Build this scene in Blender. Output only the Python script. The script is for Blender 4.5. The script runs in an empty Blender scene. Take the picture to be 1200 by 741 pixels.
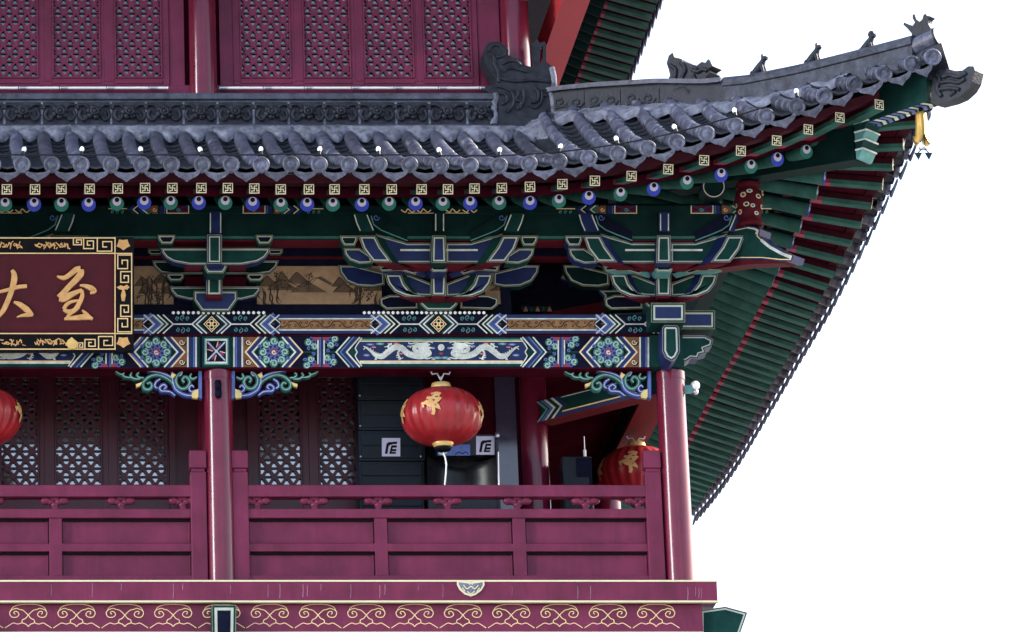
import bpy, bmesh, math, random
from mathutils import Vector, Matrix
random.seed(7)
R = math.radians
# ---------------------------------------------------------------- camera, light, exposure
PITCH = R(17.7); CP, SP = math.cos(PITCH), math.sin(PITCH)
CAM = Vector((0.0, -54.58, -14.17)); FPX = 5630.0; XPP, YPP = -100.0, 370.5
GROUND = -15.9
sc = bpy.context.scene
cam_d = bpy.data.cameras.new("camera"); cam = bpy.data.objects.new("camera", cam_d)
sc.collection.objects.link(cam); sc.camera = cam
cam.location = CAM; cam.rotation_euler = (math.pi/2 + PITCH, 0, 0)
cam_d.sensor_fit = 'HORIZONTAL'; cam_d.sensor_width = 36.0
cam_d.lens = FPX/1200*36; cam_d.shift_x = (600-XPP)/1200; cam_d.shift_y = 0
cam_d.clip_start = 1; cam_d.clip_end = 6000
SUN_DIR = Vector((0.80, 0.30, 0.62)).normalized()      # towards the sun
world = bpy.data.worlds.new("World"); sc.world = world; world.use_nodes = True
wn = world.node_tree.nodes; wl = world.node_tree.links
bg = wn.get('Background') or wn.new('ShaderNodeBackground')
sky = wn.new('ShaderNodeTexSky'); sky.sky_type = 'NISHITA'; sky.sun_disc = False
sky.sun_elevation = math.asin(SUN_DIR.z); sky.sun_rotation = math.atan2(SUN_DIR.x, SUN_DIR.y)
sky.air_density = 1.0; sky.dust_density = 3.0; sky.ozone_density = 1.0
# white cumulus: soft scatter everywhere; an unseen bright bank added to streak columns
tcw = wn.new('ShaderNodeTexCoord'); nzw = wn.new('ShaderNodeTexNoise'); nzw.inputs['Scale'].default_value = 3.5; nzw.inputs['Detail'].default_value = 6
wl.new(tcw.outputs['Generated'], nzw.inputs['Vector'])
def added_bank_mask(az, inner, outer, z0, z1):
    flat = wn.new('ShaderNodeVectorMath'); flat.operation = 'MULTIPLY'; flat.inputs[1].default_value = (1, 1, 0); wl.new(tcw.outputs['Generated'], flat.inputs[0])
    nm = wn.new('ShaderNodeVectorMath'); nm.operation = 'NORMALIZE'; wl.new(flat.outputs[0], nm.inputs[0])
    dt = wn.new('ShaderNodeVectorMath'); dt.operation = 'DOT_PRODUCT'; dt.inputs[1].default_value = (math.sin(R(az)), -math.cos(R(az)), 0); wl.new(nm.outputs[0], dt.inputs[0])
    mr = wn.new('ShaderNodeMapRange'); mr.interpolation_type = 'SMOOTHSTEP'; mr.inputs['From Min'].default_value = math.cos(R(outer)); mr.inputs['From Max'].default_value = math.cos(R(inner)); wl.new(dt.outputs['Value'], mr.inputs[0])
    sx = wn.new('ShaderNodeSeparateXYZ'); wl.new(tcw.outputs['Generated'], sx.inputs[0])
    mz = wn.new('ShaderNodeMapRange'); mz.interpolation_type = 'SMOOTHSTEP'; mz.inputs['From Min'].default_value = z1; mz.inputs['From Max'].default_value = z0; wl.new(sx.outputs['Z'], mz.inputs[0])
    m1 = wn.new('ShaderNodeMath'); m1.operation = 'MULTIPLY'; wl.new(mr.outputs[0], m1.inputs[0]); wl.new(mz.outputs[0], m1.inputs[1]); return m1.outputs[0]
bank = added_bank_mask(-66, 3, 7, .42, .62)
mixc = wn.new('ShaderNodeMix'); mixc.data_type = 'RGBA'; wl.new(bank, mixc.inputs['Factor']); wl.new(sky.outputs[0], mixc.inputs['A']); mixc.inputs['B'].default_value = (75, 74, 72, 1)
rpw = wn.new('ShaderNodeMapRange'); rpw.interpolation_type = 'SMOOTHSTEP'; rpw.inputs['From Min'].default_value = .48; rpw.inputs['From Max'].default_value = .72; rpw.inputs['To Max'].default_value = .25; wl.new(nzw.outputs[0], rpw.inputs[0])
mixs = wn.new('ShaderNodeMix'); mixs.data_type = 'RGBA'; wl.new(rpw.outputs[0], mixs.inputs['Factor']); wl.new(mixc.outputs['Result'], mixs.inputs['A']); mixs.inputs['B'].default_value = (9, 9, 9.2, 1)
wl.new(mixs.outputs['Result'], bg.inputs[0]); bg.inputs[1].default_value = 0.15
sun_d = bpy.data.lights.new("sun", 'SUN'); sun = bpy.data.objects.new("sun", sun_d)
sc.collection.objects.link(sun); sun_d.energy = 4.0; sun_d.angle = R(1.0); sun_d.color = (1, .95, .88)
sun.rotation_euler = (-SUN_DIR).to_track_quat('-Z', 'Y').to_euler()
sc.view_settings.view_transform = 'Standard'; sc.view_settings.look = 'None'
sc.view_settings.exposure = 1.66; sc.view_settings.gamma = 1.0
sc.cycles.max_bounces = 6; sc.cycles.diffuse_bounces = 3; sc.cycles.glossy_bounces = 3
sc.cycles.use_denoising = True

# ---------------------------------------------------------------- geometry of the place
A = 8.97                     # corner column stands at (A, 0); the side front is the front mirrored about X + Y = A
def pix(px, py, Y):
    r = (YPP-py)/FPX; dy = Y-CAM.y
    h = dy*(SP + r*CP)/(CP - r*SP)
    return Vector(((px-XPP)/FPX*(dy*CP + h*SP), Y, CAM.z + h))
def pixX(px, py, X):
    d = X*FPX/(px-XPP); r = (YPP-py)/FPX
    return Vector((X, CAM.y + CP*d - SP*r*d, CAM.z + SP*d + CP*r*d))
def pixdiag(px, py, q=0.0):
    r = (YPP-py)/FPX; k = (SP + r*CP)/(CP - r*SP)
    m = (px-XPP)/FPX*(CP + SP*k)
    dy = (A+q-CAM.y)/(1+m)
    return pix(px, py, CAM.y+dy)
def refl(p):                 # the side front; its eave lifts again towards the far corner
    y = A-p[0]; return Vector((A-p[1], y, p[2] + .0105*max(0, y-8.4)**2))
def ident(p): return Vector(p)
def lerp(a, b, t): return a + (b-a)*t
def interp(tab, x):
    if x <= tab[0][0]: return tab[0][1]
    for (a, b), (c, d) in zip(tab, tab[1:]):
        if x <= c: return b + (d-b)*(x-a)/(c-a)
    return tab[-1][1]
def smooth(pts, n=6, closed=False):
    P = [Vector(p) for p in pts]; out = []
    N = len(P); rng = range(N if closed else N-1)
    for i in rng:
        if closed: p0, p1, p2, p3 = P[(i-1) % N], P[i], P[(i+1) % N], P[(i+2) % N]
        else: p0, p1, p2, p3 = P[max(i-1, 0)], P[i], P[i+1], P[min(i+2, N-1)]
        for k in range(n):
            t = k/n
            out.append(0.5*((2*p1) + (p2-p0)*t + (2*p0-5*p1+4*p2-p3)*t*t + (3*p1-p0-3*p2+p3)*t**3))
    if not closed: out.append(P[-1])
    return out

# ---------------------------------------------------------------- materials
MATS = {}
def mat(name, col, rough=.5, metal=0.0, var=.25, streak=0, rnd=0, scale=8.0, bump=.0, spec=.25, col2=None, coat=0.0, mixf=.5, detail=5, emit=None, stretch=None):
    m = bpy.data.materials.new(name); m.use_nodes = True; MATS[name] = m
    nt = m.node_tree; n = nt.nodes; l = nt.links
    b = n['Principled BSDF']
    b.inputs['Roughness'].default_value = rough; b.inputs['Metallic'].default_value = metal
    b.inputs['Specular IOR Level'].default_value = spec
    b.inputs['Coat Weight'].default_value = coat; b.inputs['Coat Roughness'].default_value = .12
    tc = n.new('ShaderNodeTexCoord'); src = tc.outputs['Object']
    if stretch:
        mp = n.new('ShaderNodeMapping'); mp.inputs['Scale'].default_value = stretch
        l.new(src, mp.inputs[0]); src = mp.outputs[0]
    nz = n.new('ShaderNodeTexNoise'); nz.inputs['Scale'].default_value = scale; nz.inputs['Detail'].default_value = detail
    nz.inputs['Roughness'].default_value = .62
    l.new(src, nz.inputs['Vector'])
    rp = n.new('ShaderNodeValToRGB'); l.new(nz.outputs[0], rp.inputs[0])
    c2 = col2 or tuple(max(0, c*(1-var)) for c in col)
    c1 = col if col2 else tuple(min(1, c*(1+var)) for c in col)
    rp.color_ramp.elements[0].position = .32 ; rp.color_ramp.elements[0].color = (*c2, 1)
    rp.color_ramp.elements[1].position = .68 ; rp.color_ramp.elements[1].color = (*c1, 1)
    colr = rp.outputs[0]
    def mult(col_in, val_out):
        mm = n.new('ShaderNodeMix'); mm.data_type = 'RGBA'; mm.blend_type = 'MULTIPLY'; mm.inputs['Factor'].default_value = 1
        l.new(col_in, mm.inputs['A']); l.new(val_out, mm.inputs['B']); return mm.outputs['Result']
    if streak:                                   # weather streaks running down and fine grime
        mp2 = n.new('ShaderNodeMapping'); mp2.inputs['Scale'].default_value = (9, 9, .8); l.new(tc.outputs['Object'], mp2.inputs[0])
        n3 = n.new('ShaderNodeTexNoise'); n3.inputs['Scale'].default_value = 1.5; n3.inputs['Detail'].default_value = 8; n3.inputs['Roughness'].default_value = .7; l.new(mp2.outputs[0], n3.inputs['Vector'])
        m3 = n.new('ShaderNodeMapRange'); m3.inputs['From Min'].default_value = .3; m3.inputs['From Max'].default_value = .7; m3.inputs['To Min'].default_value = 1-streak*.6; m3.inputs['To Max'].default_value = 1+streak*.35; l.new(n3.outputs[0], m3.inputs[0])
        colr = mult(colr, m3.outputs[0])
        n4 = n.new('ShaderNodeTexNoise'); n4.inputs['Scale'].default_value = 45; n4.inputs['Detail'].default_value = 4; l.new(tc.outputs['Object'], n4.inputs['Vector'])
        m4 = n.new('ShaderNodeMapRange'); m4.inputs['From Min'].default_value = .62; m4.inputs['From Max'].default_value = .74; m4.inputs['To Min'].default_value = 1; m4.inputs['To Max'].default_value = 1+streak; l.new(n4.outputs[0], m4.inputs[0])
        colr = mult(colr, m4.outputs[0])
    if rnd:
        oi = n.new('ShaderNodeObjectInfo'); m5 = n.new('ShaderNodeMapRange'); m5.inputs['To Min'].default_value = 1-rnd; m5.inputs['To Max'].default_value = 1+rnd; l.new(oi.outputs['Random'], m5.inputs[0]); colr = mult(colr, m5.outputs[0])
        n6 = n.new('ShaderNodeTexNoise'); n6.inputs['Scale'].default_value = 26; n6.inputs['Detail'].default_value = 5; l.new(tc.outputs['Object'], n6.inputs['Vector'])
        m6 = n.new('ShaderNodeMapRange'); m6.inputs['From Min'].default_value = .58; m6.inputs['From Max'].default_value = .70; m6.inputs['To Min'].default_value = 1; m6.inputs['To Max'].default_value = 1.6; l.new(n6.outputs[0], m6.inputs[0]); colr = mult(colr, m6.outputs[0])
    l.new(colr, b.inputs['Base Color'])
    mr = n.new('ShaderNodeMapRange'); mr.inputs['To Min'].default_value = max(.03, rough-.1); mr.inputs['To Max'].default_value = min(1, rough+.12)
    l.new(nz.outputs[0], mr.inputs[0]); l.new(mr.outputs[0], b.inputs['Roughness'])
    if bump:
        bp = n.new('ShaderNodeBump'); bp.inputs['Strength'].default_value = bump; bp.inputs['Distance'].default_value = .02
        n2 = n.new('ShaderNodeTexNoise'); n2.inputs['Scale'].default_value = scale*3; n2.inputs['Detail'].default_value = 6
        l.new(tc.outputs['Object'], n2.inputs['Vector']); l.new(n2.outputs[0], bp.inputs['Height']); l.new(bp.outputs[0], b.inputs['Normal'])
    if emit:
        b.inputs['Emission Color'].default_value = (*emit[:3], 1); b.inputs['Emission Strength'].default_value = emit[3]
    return m
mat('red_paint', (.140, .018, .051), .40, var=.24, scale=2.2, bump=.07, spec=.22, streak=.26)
mat('door_red_shaded', (.050, .004, .014), .40, var=.2, scale=3.0, bump=.05, spec=.4, streak=.4)  # red_paint darkened to carry the deep shade of the gallery
mat('teal_line', (.30, .43, .40), .5, var=.15)
mat('scratch', (.34, .20, .27), .6)
mat('edge_line', (.26, .25, .17), .5)
mat('rafter_green', (.032, .100, .082), .6, var=.3, scale=4, spec=.04)
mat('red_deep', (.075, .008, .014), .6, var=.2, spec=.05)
mat('red_bright', (.55, .05, .06), .5, var=.1)
mat('blue_mid', (.035, .065, .24), .45, var=.2, scale=9)
mat('green_mid', (.018, .115, .092), .45, var=.2, scale=9)
mat('panel_tan', (.40, .26, .15), .6, scale=5, col2=(.24, .15, .085))
mat('ink_dark', (.03, .02, .014), .6)
mat('ink_mid', (.10, .062, .036), .6)
mat('red_gloss', (.135, .011, .032), .17, var=.14, scale=2.5, bump=.006, spec=.45, streak=.3)
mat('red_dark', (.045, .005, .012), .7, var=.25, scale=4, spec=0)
mat('red_line', (.13, .010, .014), .6, var=.2, spec=.05)
mat('rafter_red', (.032, .005, .010), .6, var=.2, spec=.05)
mat('roof_tile', (.092, .100, .150), .46, var=.0, rnd=.28, scale=7, bump=.25, col2=(.020, .022, .034), spec=.5)
mat('pan_tile', (.030, .033, .046), .65, scale=9, bump=.25, col2=(.016, .018, .025))
mat('roof_tile_face', (.118, .126, .185), .5, var=.0, rnd=.30, scale=14, bump=.3, col2=(.035, .037, .054), spec=.4)
mat('ridge_clay', (.030, .033, .048), .55, scale=10, bump=.35, col2=(.007, .008, .013))
mat('hip_clay', (.070, .075, .105), .6, scale=9, bump=.5, col2=(.018, .020, .030), rnd=.05)
mat('ornament_clay', (.024, .027, .040), .55, scale=10, bump=.4, col2=(.007, .008, .013))
mat('mortar', (.22, .23, .29), .85, scale=9, bump=.6, col2=(.06, .064, .088))
mat('green_paint', (.008, .038, .034), .6, var=.3, scale=4, bump=.02, spec=.04)
mat('green_dark', (.004, .018, .017), .6, var=.3, scale=4, bump=.02, spec=.04)
mat('green_eye', (.008, .14, .105), .35, var=.15)
mat('blue_paint', (.009, .018, .078), .45, var=.25, scale=5)
mat('blue_bright', (.020, .045, .42), .35, var=.15)
mat('blue_pale', (.085, .13, .36), .45, var=.2, scale=10)
mat('teal_pale', (.085, .25, .24), .45, var=.2, scale=10)
mat('white_line', (.55, .58, .53), .5, var=.3)
mat('white_paint', (.80, .80, .80), .5, var=.06)
mat('eye_white', (.50, .48, .62), .4, var=.05)
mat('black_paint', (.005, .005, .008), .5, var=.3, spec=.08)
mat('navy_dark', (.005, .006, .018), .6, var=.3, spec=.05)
mat('pale_line', (.40, .44, .36), .55, var=.12)
mat('gold_paint', (.62, .36, .15), .42, var=.18, scale=12, metal=.15)
mat('gold_line', (.80, .58, .30), .42, var=.1, metal=.1)
mat('cream_line', (.66, .60, .40), .5, var=.06)
mat('gold_leaf', (.70, .50, .19), .32, var=.15, metal=.4)
mat('orange_paint', (.17, .062, .026), .5, var=.25, scale=10)
mat('brown_band', (.22, .11, .045), .5, var=.3, scale=9)
mat('pink_paint', (.26, .040, .075), .5, var=.2, spec=.1)
mat('plaque_red', (.060, .004, .012), .6, var=.18, scale=5)
mat('lantern_cloth', (.28, .015, .020), .38, var=.2, scale=5, coat=.25)
mat('speaker_black', (.004, .008, .015), .5, var=.3, scale=10)
mat('horn_black', (.008, .009, .013), .28, var=.3, scale=6)
mat('steel', (.5, .5, .55), .35, metal=.8, var=.1)
mat('cable_black', (.01, .01, .014), .5)
mat('bulb_white', (.82, .84, .86), .25, var=.05)
mat('bell_brass', (.34, .22, .06), .42, metal=.5, var=.25, scale=10)
mat('shutter_grey', (.06, .05, .09), .12, var=.08, spec=.9)
mat('stone', (.30, .29, .27), .85, scale=3, bump=.3, var=.2)
mat('paving', (.22, .216, .21), .9, scale=.4, var=.2)
mat('roof_dark', (.03, .03, .04), .8)
# dark window glass
g2 = mat('door_glass', (.010, .014, .024), .05, var=.1, spec=1.0); g2.node_tree.nodes['Principled BSDF'].inputs['IOR'].default_value = 2.3
g = mat('window_glass', (.010, .014, .022), .06, var=.1, spec=1.0); g.node_tree.nodes['Principled BSDF'].inputs['IOR'].default_value = 1.75
# ink landscape painted on boards
def ink_material():
    m = bpy.data.materials.new('ink_landscape'); m.use_nodes = True; MATS['ink_landscape'] = m
    nt = m.node_tree; n = nt.nodes; l = nt.links; b = n['Principled BSDF']; b.inputs['Roughness'].default_value = .6
    tc = n.new('ShaderNodeTexCoord')
    mp = n.new('ShaderNodeMapping'); mp.inputs['Scale'].default_value = (1.3, 1, 2.6); l.new(tc.outputs['Object'], mp.inputs[0])
    a = n.new('ShaderNodeTexNoise'); a.inputs['Scale'].default_value = 2.6; a.inputs['Detail'].default_value = 3; a.inputs['Distortion'].default_value = 1.2
    c = n.new('ShaderNodeTexNoise'); c.inputs['Scale'].default_value = 16; c.inputs['Detail'].default_value = 8; c.inputs['Roughness'].default_value = .75
    l.new(mp.outputs[0], a.inputs['Vector']); l.new(mp.outputs[0], c.inputs['Vector'])
    mx = n.new('ShaderNodeMath'); mx.operation = 'MULTIPLY'; l.new(a.outputs[0], mx.inputs[0]); l.new(c.outputs[0], mx.inputs[1])
    rp = n.new('ShaderNodeValToRGB'); l.new(mx.outputs[0], rp.inputs[0])
    e = rp.color_ramp.elements; e[0].position = .20; e[0].color = (.02, .014, .010, 1); e[1].position = .31; e[1].color = (.26, .17, .10, 1)
    k = e.new(.25); k.color = (.12, .075, .045, 1)
    l.new(rp.outputs[0], b.inputs['Base Color'])
ink_material()

# ---------------------------------------------------------------- mesh builder
class MB:
    def __init__(s): s.v = []; s.f = []; s.m = []; s.s = []
    def face(s, pts, m, sm=False):
        b = len(s.v); s.v += [tuple(p) for p in pts]; s.f.append(list(range(b, b+len(pts)))); s.m.append(m); s.s.append(sm)
    def idx(s, pts, faces, m, sm=False):
        b = len(s.v); s.v += [tuple(p) for p in pts]
        for f in faces: s.f.append([b+i for i in f]); s.m.append(m); s.s.append(sm)
    def box(s, x0, x1, y0, y1, z0, z1, m):
        s.hexa([(x0,y0,z0),(x1,y0,z0),(x1,y1,z0),(x0,y1,z0),(x0,y0,z1),(x1,y0,z1),(x1,y1,z1),(x0,y1,z1)], m)
    def hexa(s, p, m):
        s.idx(p, [(0,3,2,1),(4,5,6,7),(0,1,5,4),(1,2,6,5),(2,3,7,6),(3,0,4,7)], m)
    def prism(s, pts, vec, m, mside=None, mback=None):
        n = len(pts); vec = Vector(vec); P = [Vector(p) for p in pts]; Q = [p+vec for p in P]
        s.v_start = len(s.v); b = len(s.v); s.v += [tuple(p) for p in P+Q]
        s.f.append(list(range(b, b+n))); s.m.append(m); s.s.append(False)
        s.f.append([b+n+i for i in reversed(range(n))]); s.m.append(mback or mside or m); s.s.append(False)
        for i in range(n):
            j = (i+1) % n; s.f.append([b+j, b+i, b+n+i, b+n+j]); s.m.append(mside or m); s.s.append(False)
    def tube(s, path, rad, n, m, caps=True, sm=True, arc=None):
        path = [Vector(p) for p in path]; N = len(path)
        rad = rad if isinstance(rad, (list, tuple)) else [rad]*N
        rings = []; up = None
        for i, p in enumerate(path):
            t = (path[min(i+1, N-1)] - path[max(i-1, 0)]).normalized()
            if up is None:
                up = Vector((0, 0, 1)) if abs(t.z) < .9 else Vector((0, 1, 0))
            u = (up - t*up.dot(t)).normalized(); w = t.cross(u); up = u
            rings.append([p + (u*math.cos(2*math.pi*k/n) + w*math.sin(2*math.pi*k/n))*rad[i] for k in range(n)])
        fs = [(i*n+k, i*n+(k+1) % n, (i+1)*n+(k+1) % n, (i+1)*n+k) for i in range(N-1) for k in range(n)]
        s.idx([q for r in rings for q in r], fs, m, sm)
        if caps: s.face(rings[0], m); s.face(rings[-1], m)
        return rings
    def lathe(s, c, prof, n, m, sm=True, axis=(0,0,1), scal=None):
        c = Vector(c); ax = Vector(axis).normalized(); u = ax.orthogonal().normalized(); w = ax.cross(u)
        P = []; N = len(prof)
        for r, z in prof:
            for k in range(n):
                a = 2*math.pi*k/n; rr = r*(scal(a, z) if scal else 1)
                P.append(c + ax*z + (u*math.cos(a) + w*math.sin(a))*rr)
        fs = [(i*n+k, i*n+(k+1) % n, (i+1)*n+(k+1) % n, (i+1)*n+k) for i in range(N-1) for k in range(n)]
        s.idx(P, fs, m, sm)
    def ball(s, c, r, m, n=10, k=6, sc3=(1,1,1)):
        P = [Vector((c[0], c[1], c[2]))]
        prof = []
        for i in range(k+1):
            a = math.pi*i/k; prof.append((math.sin(a), -math.cos(a)))
        V = []
        for (q, z) in prof:
            for j in range(n):
                b = 2*math.pi*j/n
                V.append((c[0]+r*sc3[0]*q*math.cos(b), c[1]+r*sc3[1]*q*math.sin(b), c[2]+r*sc3[2]*z))
        fs = [(i*n+j, i*n+(j+1) % n, (i+1)*n+(j+1) % n, (i+1)*n+j) for i in range(k) for j in range(n)]
        s.idx(V, fs, m, True)
    def build(s, name, parent=None, bevel=0.0, recalc=True, xf=None):
        if xf: s.v = [tuple(xf(p)) for p in s.v]
        me = bpy.data.meshes.new(name); me.from_pydata(s.v, [], s.f)
        names = []
        for x in s.m:
            if x not in names: names.append(x)
        for x in names: me.materials.append(MATS[x])
        lut = {x: i for i, x in enumerate(names)}
        me.polygons.foreach_set('material_index', [lut[x] for x in s.m])
        me.polygons.foreach_set('use_smooth', s.s)
        if recalc:
            bm = bmesh.new(); bm.from_mesh(me); bmesh.ops.recalc_face_normals(bm, faces=bm.faces[:]); bm.to_mesh(me); bm.free()
        o = bpy.data.objects.new(name, me); sc.collection.objects.link(o)
        if parent: o.parent = parent; o.matrix_parent_inverse = PINV.get(parent.name, Matrix())
        if bevel:
            b = o.modifiers.new('bevel', 'BEVEL'); b.width = bevel; b.segments = 2; b.limit_method = 'ANGLE'; b.angle_limit = R(50); b.harden_normals = False
        return o
PINV = {}
def empty(name, loc, label=None, cat=None, group=None, parent=None):
    o = bpy.data.objects.new(name, None); o.empty_display_size = .2; sc.collection.objects.link(o); o.location = loc
    PINV[o.name] = Matrix.Translation(-Vector(loc))
    if parent:
        o.parent = parent; o.matrix_parent_inverse = PINV[parent.name]
    tag(o, label, cat, group); return o
def tag(o, label=None, cat=None, group=None, kind=None):
    if label: o['label'] = label
    if cat: o['category'] = cat
    if group: o['group'] = group
    if kind: o['kind'] = kind
    return o

# ---------------------------------------------------------------- painting on flat faces, traced in photograph units
class Paint:
    def __init__(s, mb, Y, mapf=None):
        s.mb = mb; s.c = 0
        s.f = mapf or (lambda x, y, e: pix(x, y, Y-e))
    def e(s, L): s.c = (s.c+1) % 60; return .002 + .0016*L + s.c*.00002
    def poly(s, pts, m, L=0):
        e = s.e(L); s.mb.face([s.f(p[0], p[1], e) for p in pts], m)
    def rect(s, x0, y0, x1, y1, m, L=0): s.poly([(x0,y0),(x1,y0),(x1,y1),(x0,y1)], m, L)
    def stroke(s, pts, w, m, L=1, closed=False):
        P = [Vector((p[0], p[1])) for p in pts]; N = len(P); e = s.e(L)
        W = w if isinstance(w, (list, tuple)) else [w]*N
        a = []; b = []
        for i in range(N):
            if closed: d0 = P[i]-P[i-1]; d1 = P[(i+1) % N]-P[i]
            else: d0 = P[i]-P[max(i-1,0)] if i else P[1]-P[0]; d1 = P[i+1]-P[i] if i < N-1 else P[i]-P[i-1]
            if d0.length < 1e-6: d0 = d1
            if d1.length < 1e-6: d1 = d0
            if d0.length < 1e-6: d0 = d1 = Vector((1, 0))
            d0 = d0.normalized(); d1 = d1.normalized(); n0 = Vector((-d0.y, d0.x)); n1 = Vector((-d1.y, d1.x))
            nn = n0+n1
            nn = nn.normalized() if nn.length > 1e-3 else n0
            k = 1/max(.45, nn.dot(n0)); a.append(P[i]+nn*k*W[i]/2); b.append(P[i]-nn*k*W[i]/2)
        pts3 = [s.f(p.x, p.y, e) for p in a+b]
        rng = N if closed else N-1
        s.mb.idx(pts3, [(i, (i+1) % N, N+(i+1) % N, N+i) for i in range(rng)], m)
    def disc(s, cx, cy, r, m, L=1, n=14, ry=None):
        ry = ry or r; s.poly([(cx+r*math.cos(2*math.pi*k/n), cy+ry*math.sin(2*math.pi*k/n)) for k in range(n)], m, L)
    def ring(s, cx, cy, r, w, m, L=2, n=18):
        s.stroke([(cx+r*math.cos(2*math.pi*k/n), cy+r*math.sin(2*math.pi*k/n)) for k in range(n)], w, m, L, closed=True)
    def curl(s, cx, cy, r, a0, turns, w, m, L=2, n=12, inner=.25):
        pts = []
        for k in range(n+1):
            t = k/n; a = R(a0) + turns*2*math.pi*t; q = r*(1-(1-inner)*t); pts.append((cx+q*math.cos(a), cy+q*math.sin(a)))
        s.stroke(pts, w, m, L)
def inset(pts, d):
    P = [Vector((p[0], p[1])) for p in pts]; N = len(P)
    ar = sum(P[i].x*P[(i+1) % N].y - P[(i+1) % N].x*P[i].y for i in range(N))
    sg = 1 if ar > 0 else -1; out = []
    for i in range(N):
        d0 = (P[i]-P[i-1]); d1 = (P[(i+1) % N]-P[i])
        if d0.length < 1e-6 or d1.length < 1e-6: out.append(P[i].copy()); continue
        d0.normalize(); d1.normalize(); n0 = Vector((-d0.y, d0.x))*sg; n1 = Vector((-d1.y, d1.x))*sg
        nn = (n0+n1)
        nn = nn.normalized() if nn.length > 1e-3 else n0
        out.append(P[i] + nn*d/max(.5, nn.dot(n0)))
    return out
def edged(mb, pts, Y, depth, outer, fill, b1=1.6, b2=2.9, line='pale_line', under=None):
    """a carved timber with its front face outlined: border colour, pale line, field"""
    P = [pix(x, y, Y) for x, y in pts]
    mb.prism(P, (0, depth, 0), outer, outer)
    pa = Paint(mb, Y)
    pa.poly(inset(pts, b1), line, 0); pa.poly(inset(pts, b2), fill, 1); pa.stroke(inset(pts, .45), .55, 'edge_line', 0, closed=True)
# ---------------------------------------------------------------- setting
g = MB(); g.face([(-3000,-3000,GROUND),(3000,-3000,GROUND),(3000,3000,GROUND),(-3000,3000,GROUND)], 'paving')
tag(g.build('ground'), kind='structure')
T = empty('temple_tower', (0.6, 6.0, GROUND), 'red timber temple tower with painted beams and grey tiled curved roofs', 'tower')
YB = 1.45                    # back wall of the gallery, also the front of the upper storey
FL = pix(0, 681, -.45).z     # gallery floor
XL = -2.4                    # how far the front is detailed to the left of the frame
ZCOL = pix(783, 432, -.17).z # top of the round columns

# body below and behind
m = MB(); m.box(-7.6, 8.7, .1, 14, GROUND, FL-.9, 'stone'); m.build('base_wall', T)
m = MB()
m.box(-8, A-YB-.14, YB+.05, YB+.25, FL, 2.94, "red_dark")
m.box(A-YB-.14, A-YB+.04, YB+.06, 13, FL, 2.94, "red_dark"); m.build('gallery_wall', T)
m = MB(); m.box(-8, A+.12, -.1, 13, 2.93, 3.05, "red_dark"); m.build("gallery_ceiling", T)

# ---------------------------------------------------------------- round columns
def column(px0, px1, y0, y1, Y, name='column'):
    a = pix(px0, y0, Y); b = pix(px1, y1, Y); r0 = .168; r1 = .172
    mb = MB(); N = 26
    ax = (a-b); ax.y = 0; L = ax.length
    x0, z0 = b.x, b.z
    prof = [(r1, -.05), (r1, L*.3), (r0+.001, L*.7), (r0, L-.17), (r0+.012, L-.165), (r0+.012, L-.15), (r0+.004, L-.145), (r0, L-.02), (r0-.02, L)]
    mb.lathe((x0, Y, z0), prof, N*2, 'red_gloss', axis=(a.x-b.x, 0, a.z-b.z))
    return mb.build(name, T)
zc = ZCOL
def vcol(X, Y, z0, z1, r=.168, collar=True):
    mb = MB(); L = z1-z0
    prof = [(r+.004, -.05), (r+.004, L*.3), (r+.001, L*.7), (r, L-.1 if collar else L)]
    mb.lathe((X, Y, z0), prof, 56, 'red_gloss')
    if collar:
        mb.lathe((X, Y, z0), [(r+.007, L-.105), (r+.007, L-.004)], 56, 'red_gloss')
        for zz in (L-.105, L-.004): mb.lathe((X, Y, z0), [(r-.03, zz), (r+.007, zz)], 56, 'red_gloss', sm=False)
    return mb.build('column', T)
X1 = 3.60; XC = A
vcol(X1, 0, FL, ZCOL); vcol(XC, 0, FL, ZCOL); vcol(X1-5.37-.6, 0, FL, ZCOL)
vcol(A, 5.4, FL, ZCOL); vcol(A, 10.8, FL, ZCOL)
XI = A-YB
vcol(XI, YB, FL, 3.3, collar=False); vcol(X1, YB+.02, FL, 3.3, collar=False)

# ---------------------------------------------------------------- floor edge, frieze
m = MB()
pt = pix(840, 681, -.45); zb = pix(0, 705, -.45).z
xr = pt.x
m.box(-8, xr, -.45, 13, zb, FL-.012, 'red_paint')
pa = Paint(m, -.45)
for x, a, b, w in ((108,683,700,.5),(142,684,692,.6),(203,684,702,.7),(214,684,691,.8),(314,685,700,.5),(328,684,701,.6),(355,685,700,.8),(360,686,699,.6),(376,685,692,.5),(411,685,701,.5),(445,686,701,.7),(451,685,697,.6),(490,686,692,.4),(519,685,700,.4),(677,687,702,.6),(692,687,702,.7),(806,688,703,.8),(815,688,699,.5),(819,689,701,.5),(822,690,702,.4),(60,685,699,.35),(270,686,696,.4),(600,687,698,.35)):
    pa.stroke([(x, a), (x+.3, (a+b)/2), (x-.2, b)], w*.8, 'scratch', 0)
m.build('floor_slab', T, bevel=.006)
m = MB()
m.box(-8, xr+.006, -.456, -.40, FL-.010, FL+.010, 'cream_line')
m.box(-8, xr+.006, -.456, -.40, zb-.010, zb+.010, 'cream_line'); m.build('gold_edging', T)
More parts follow.
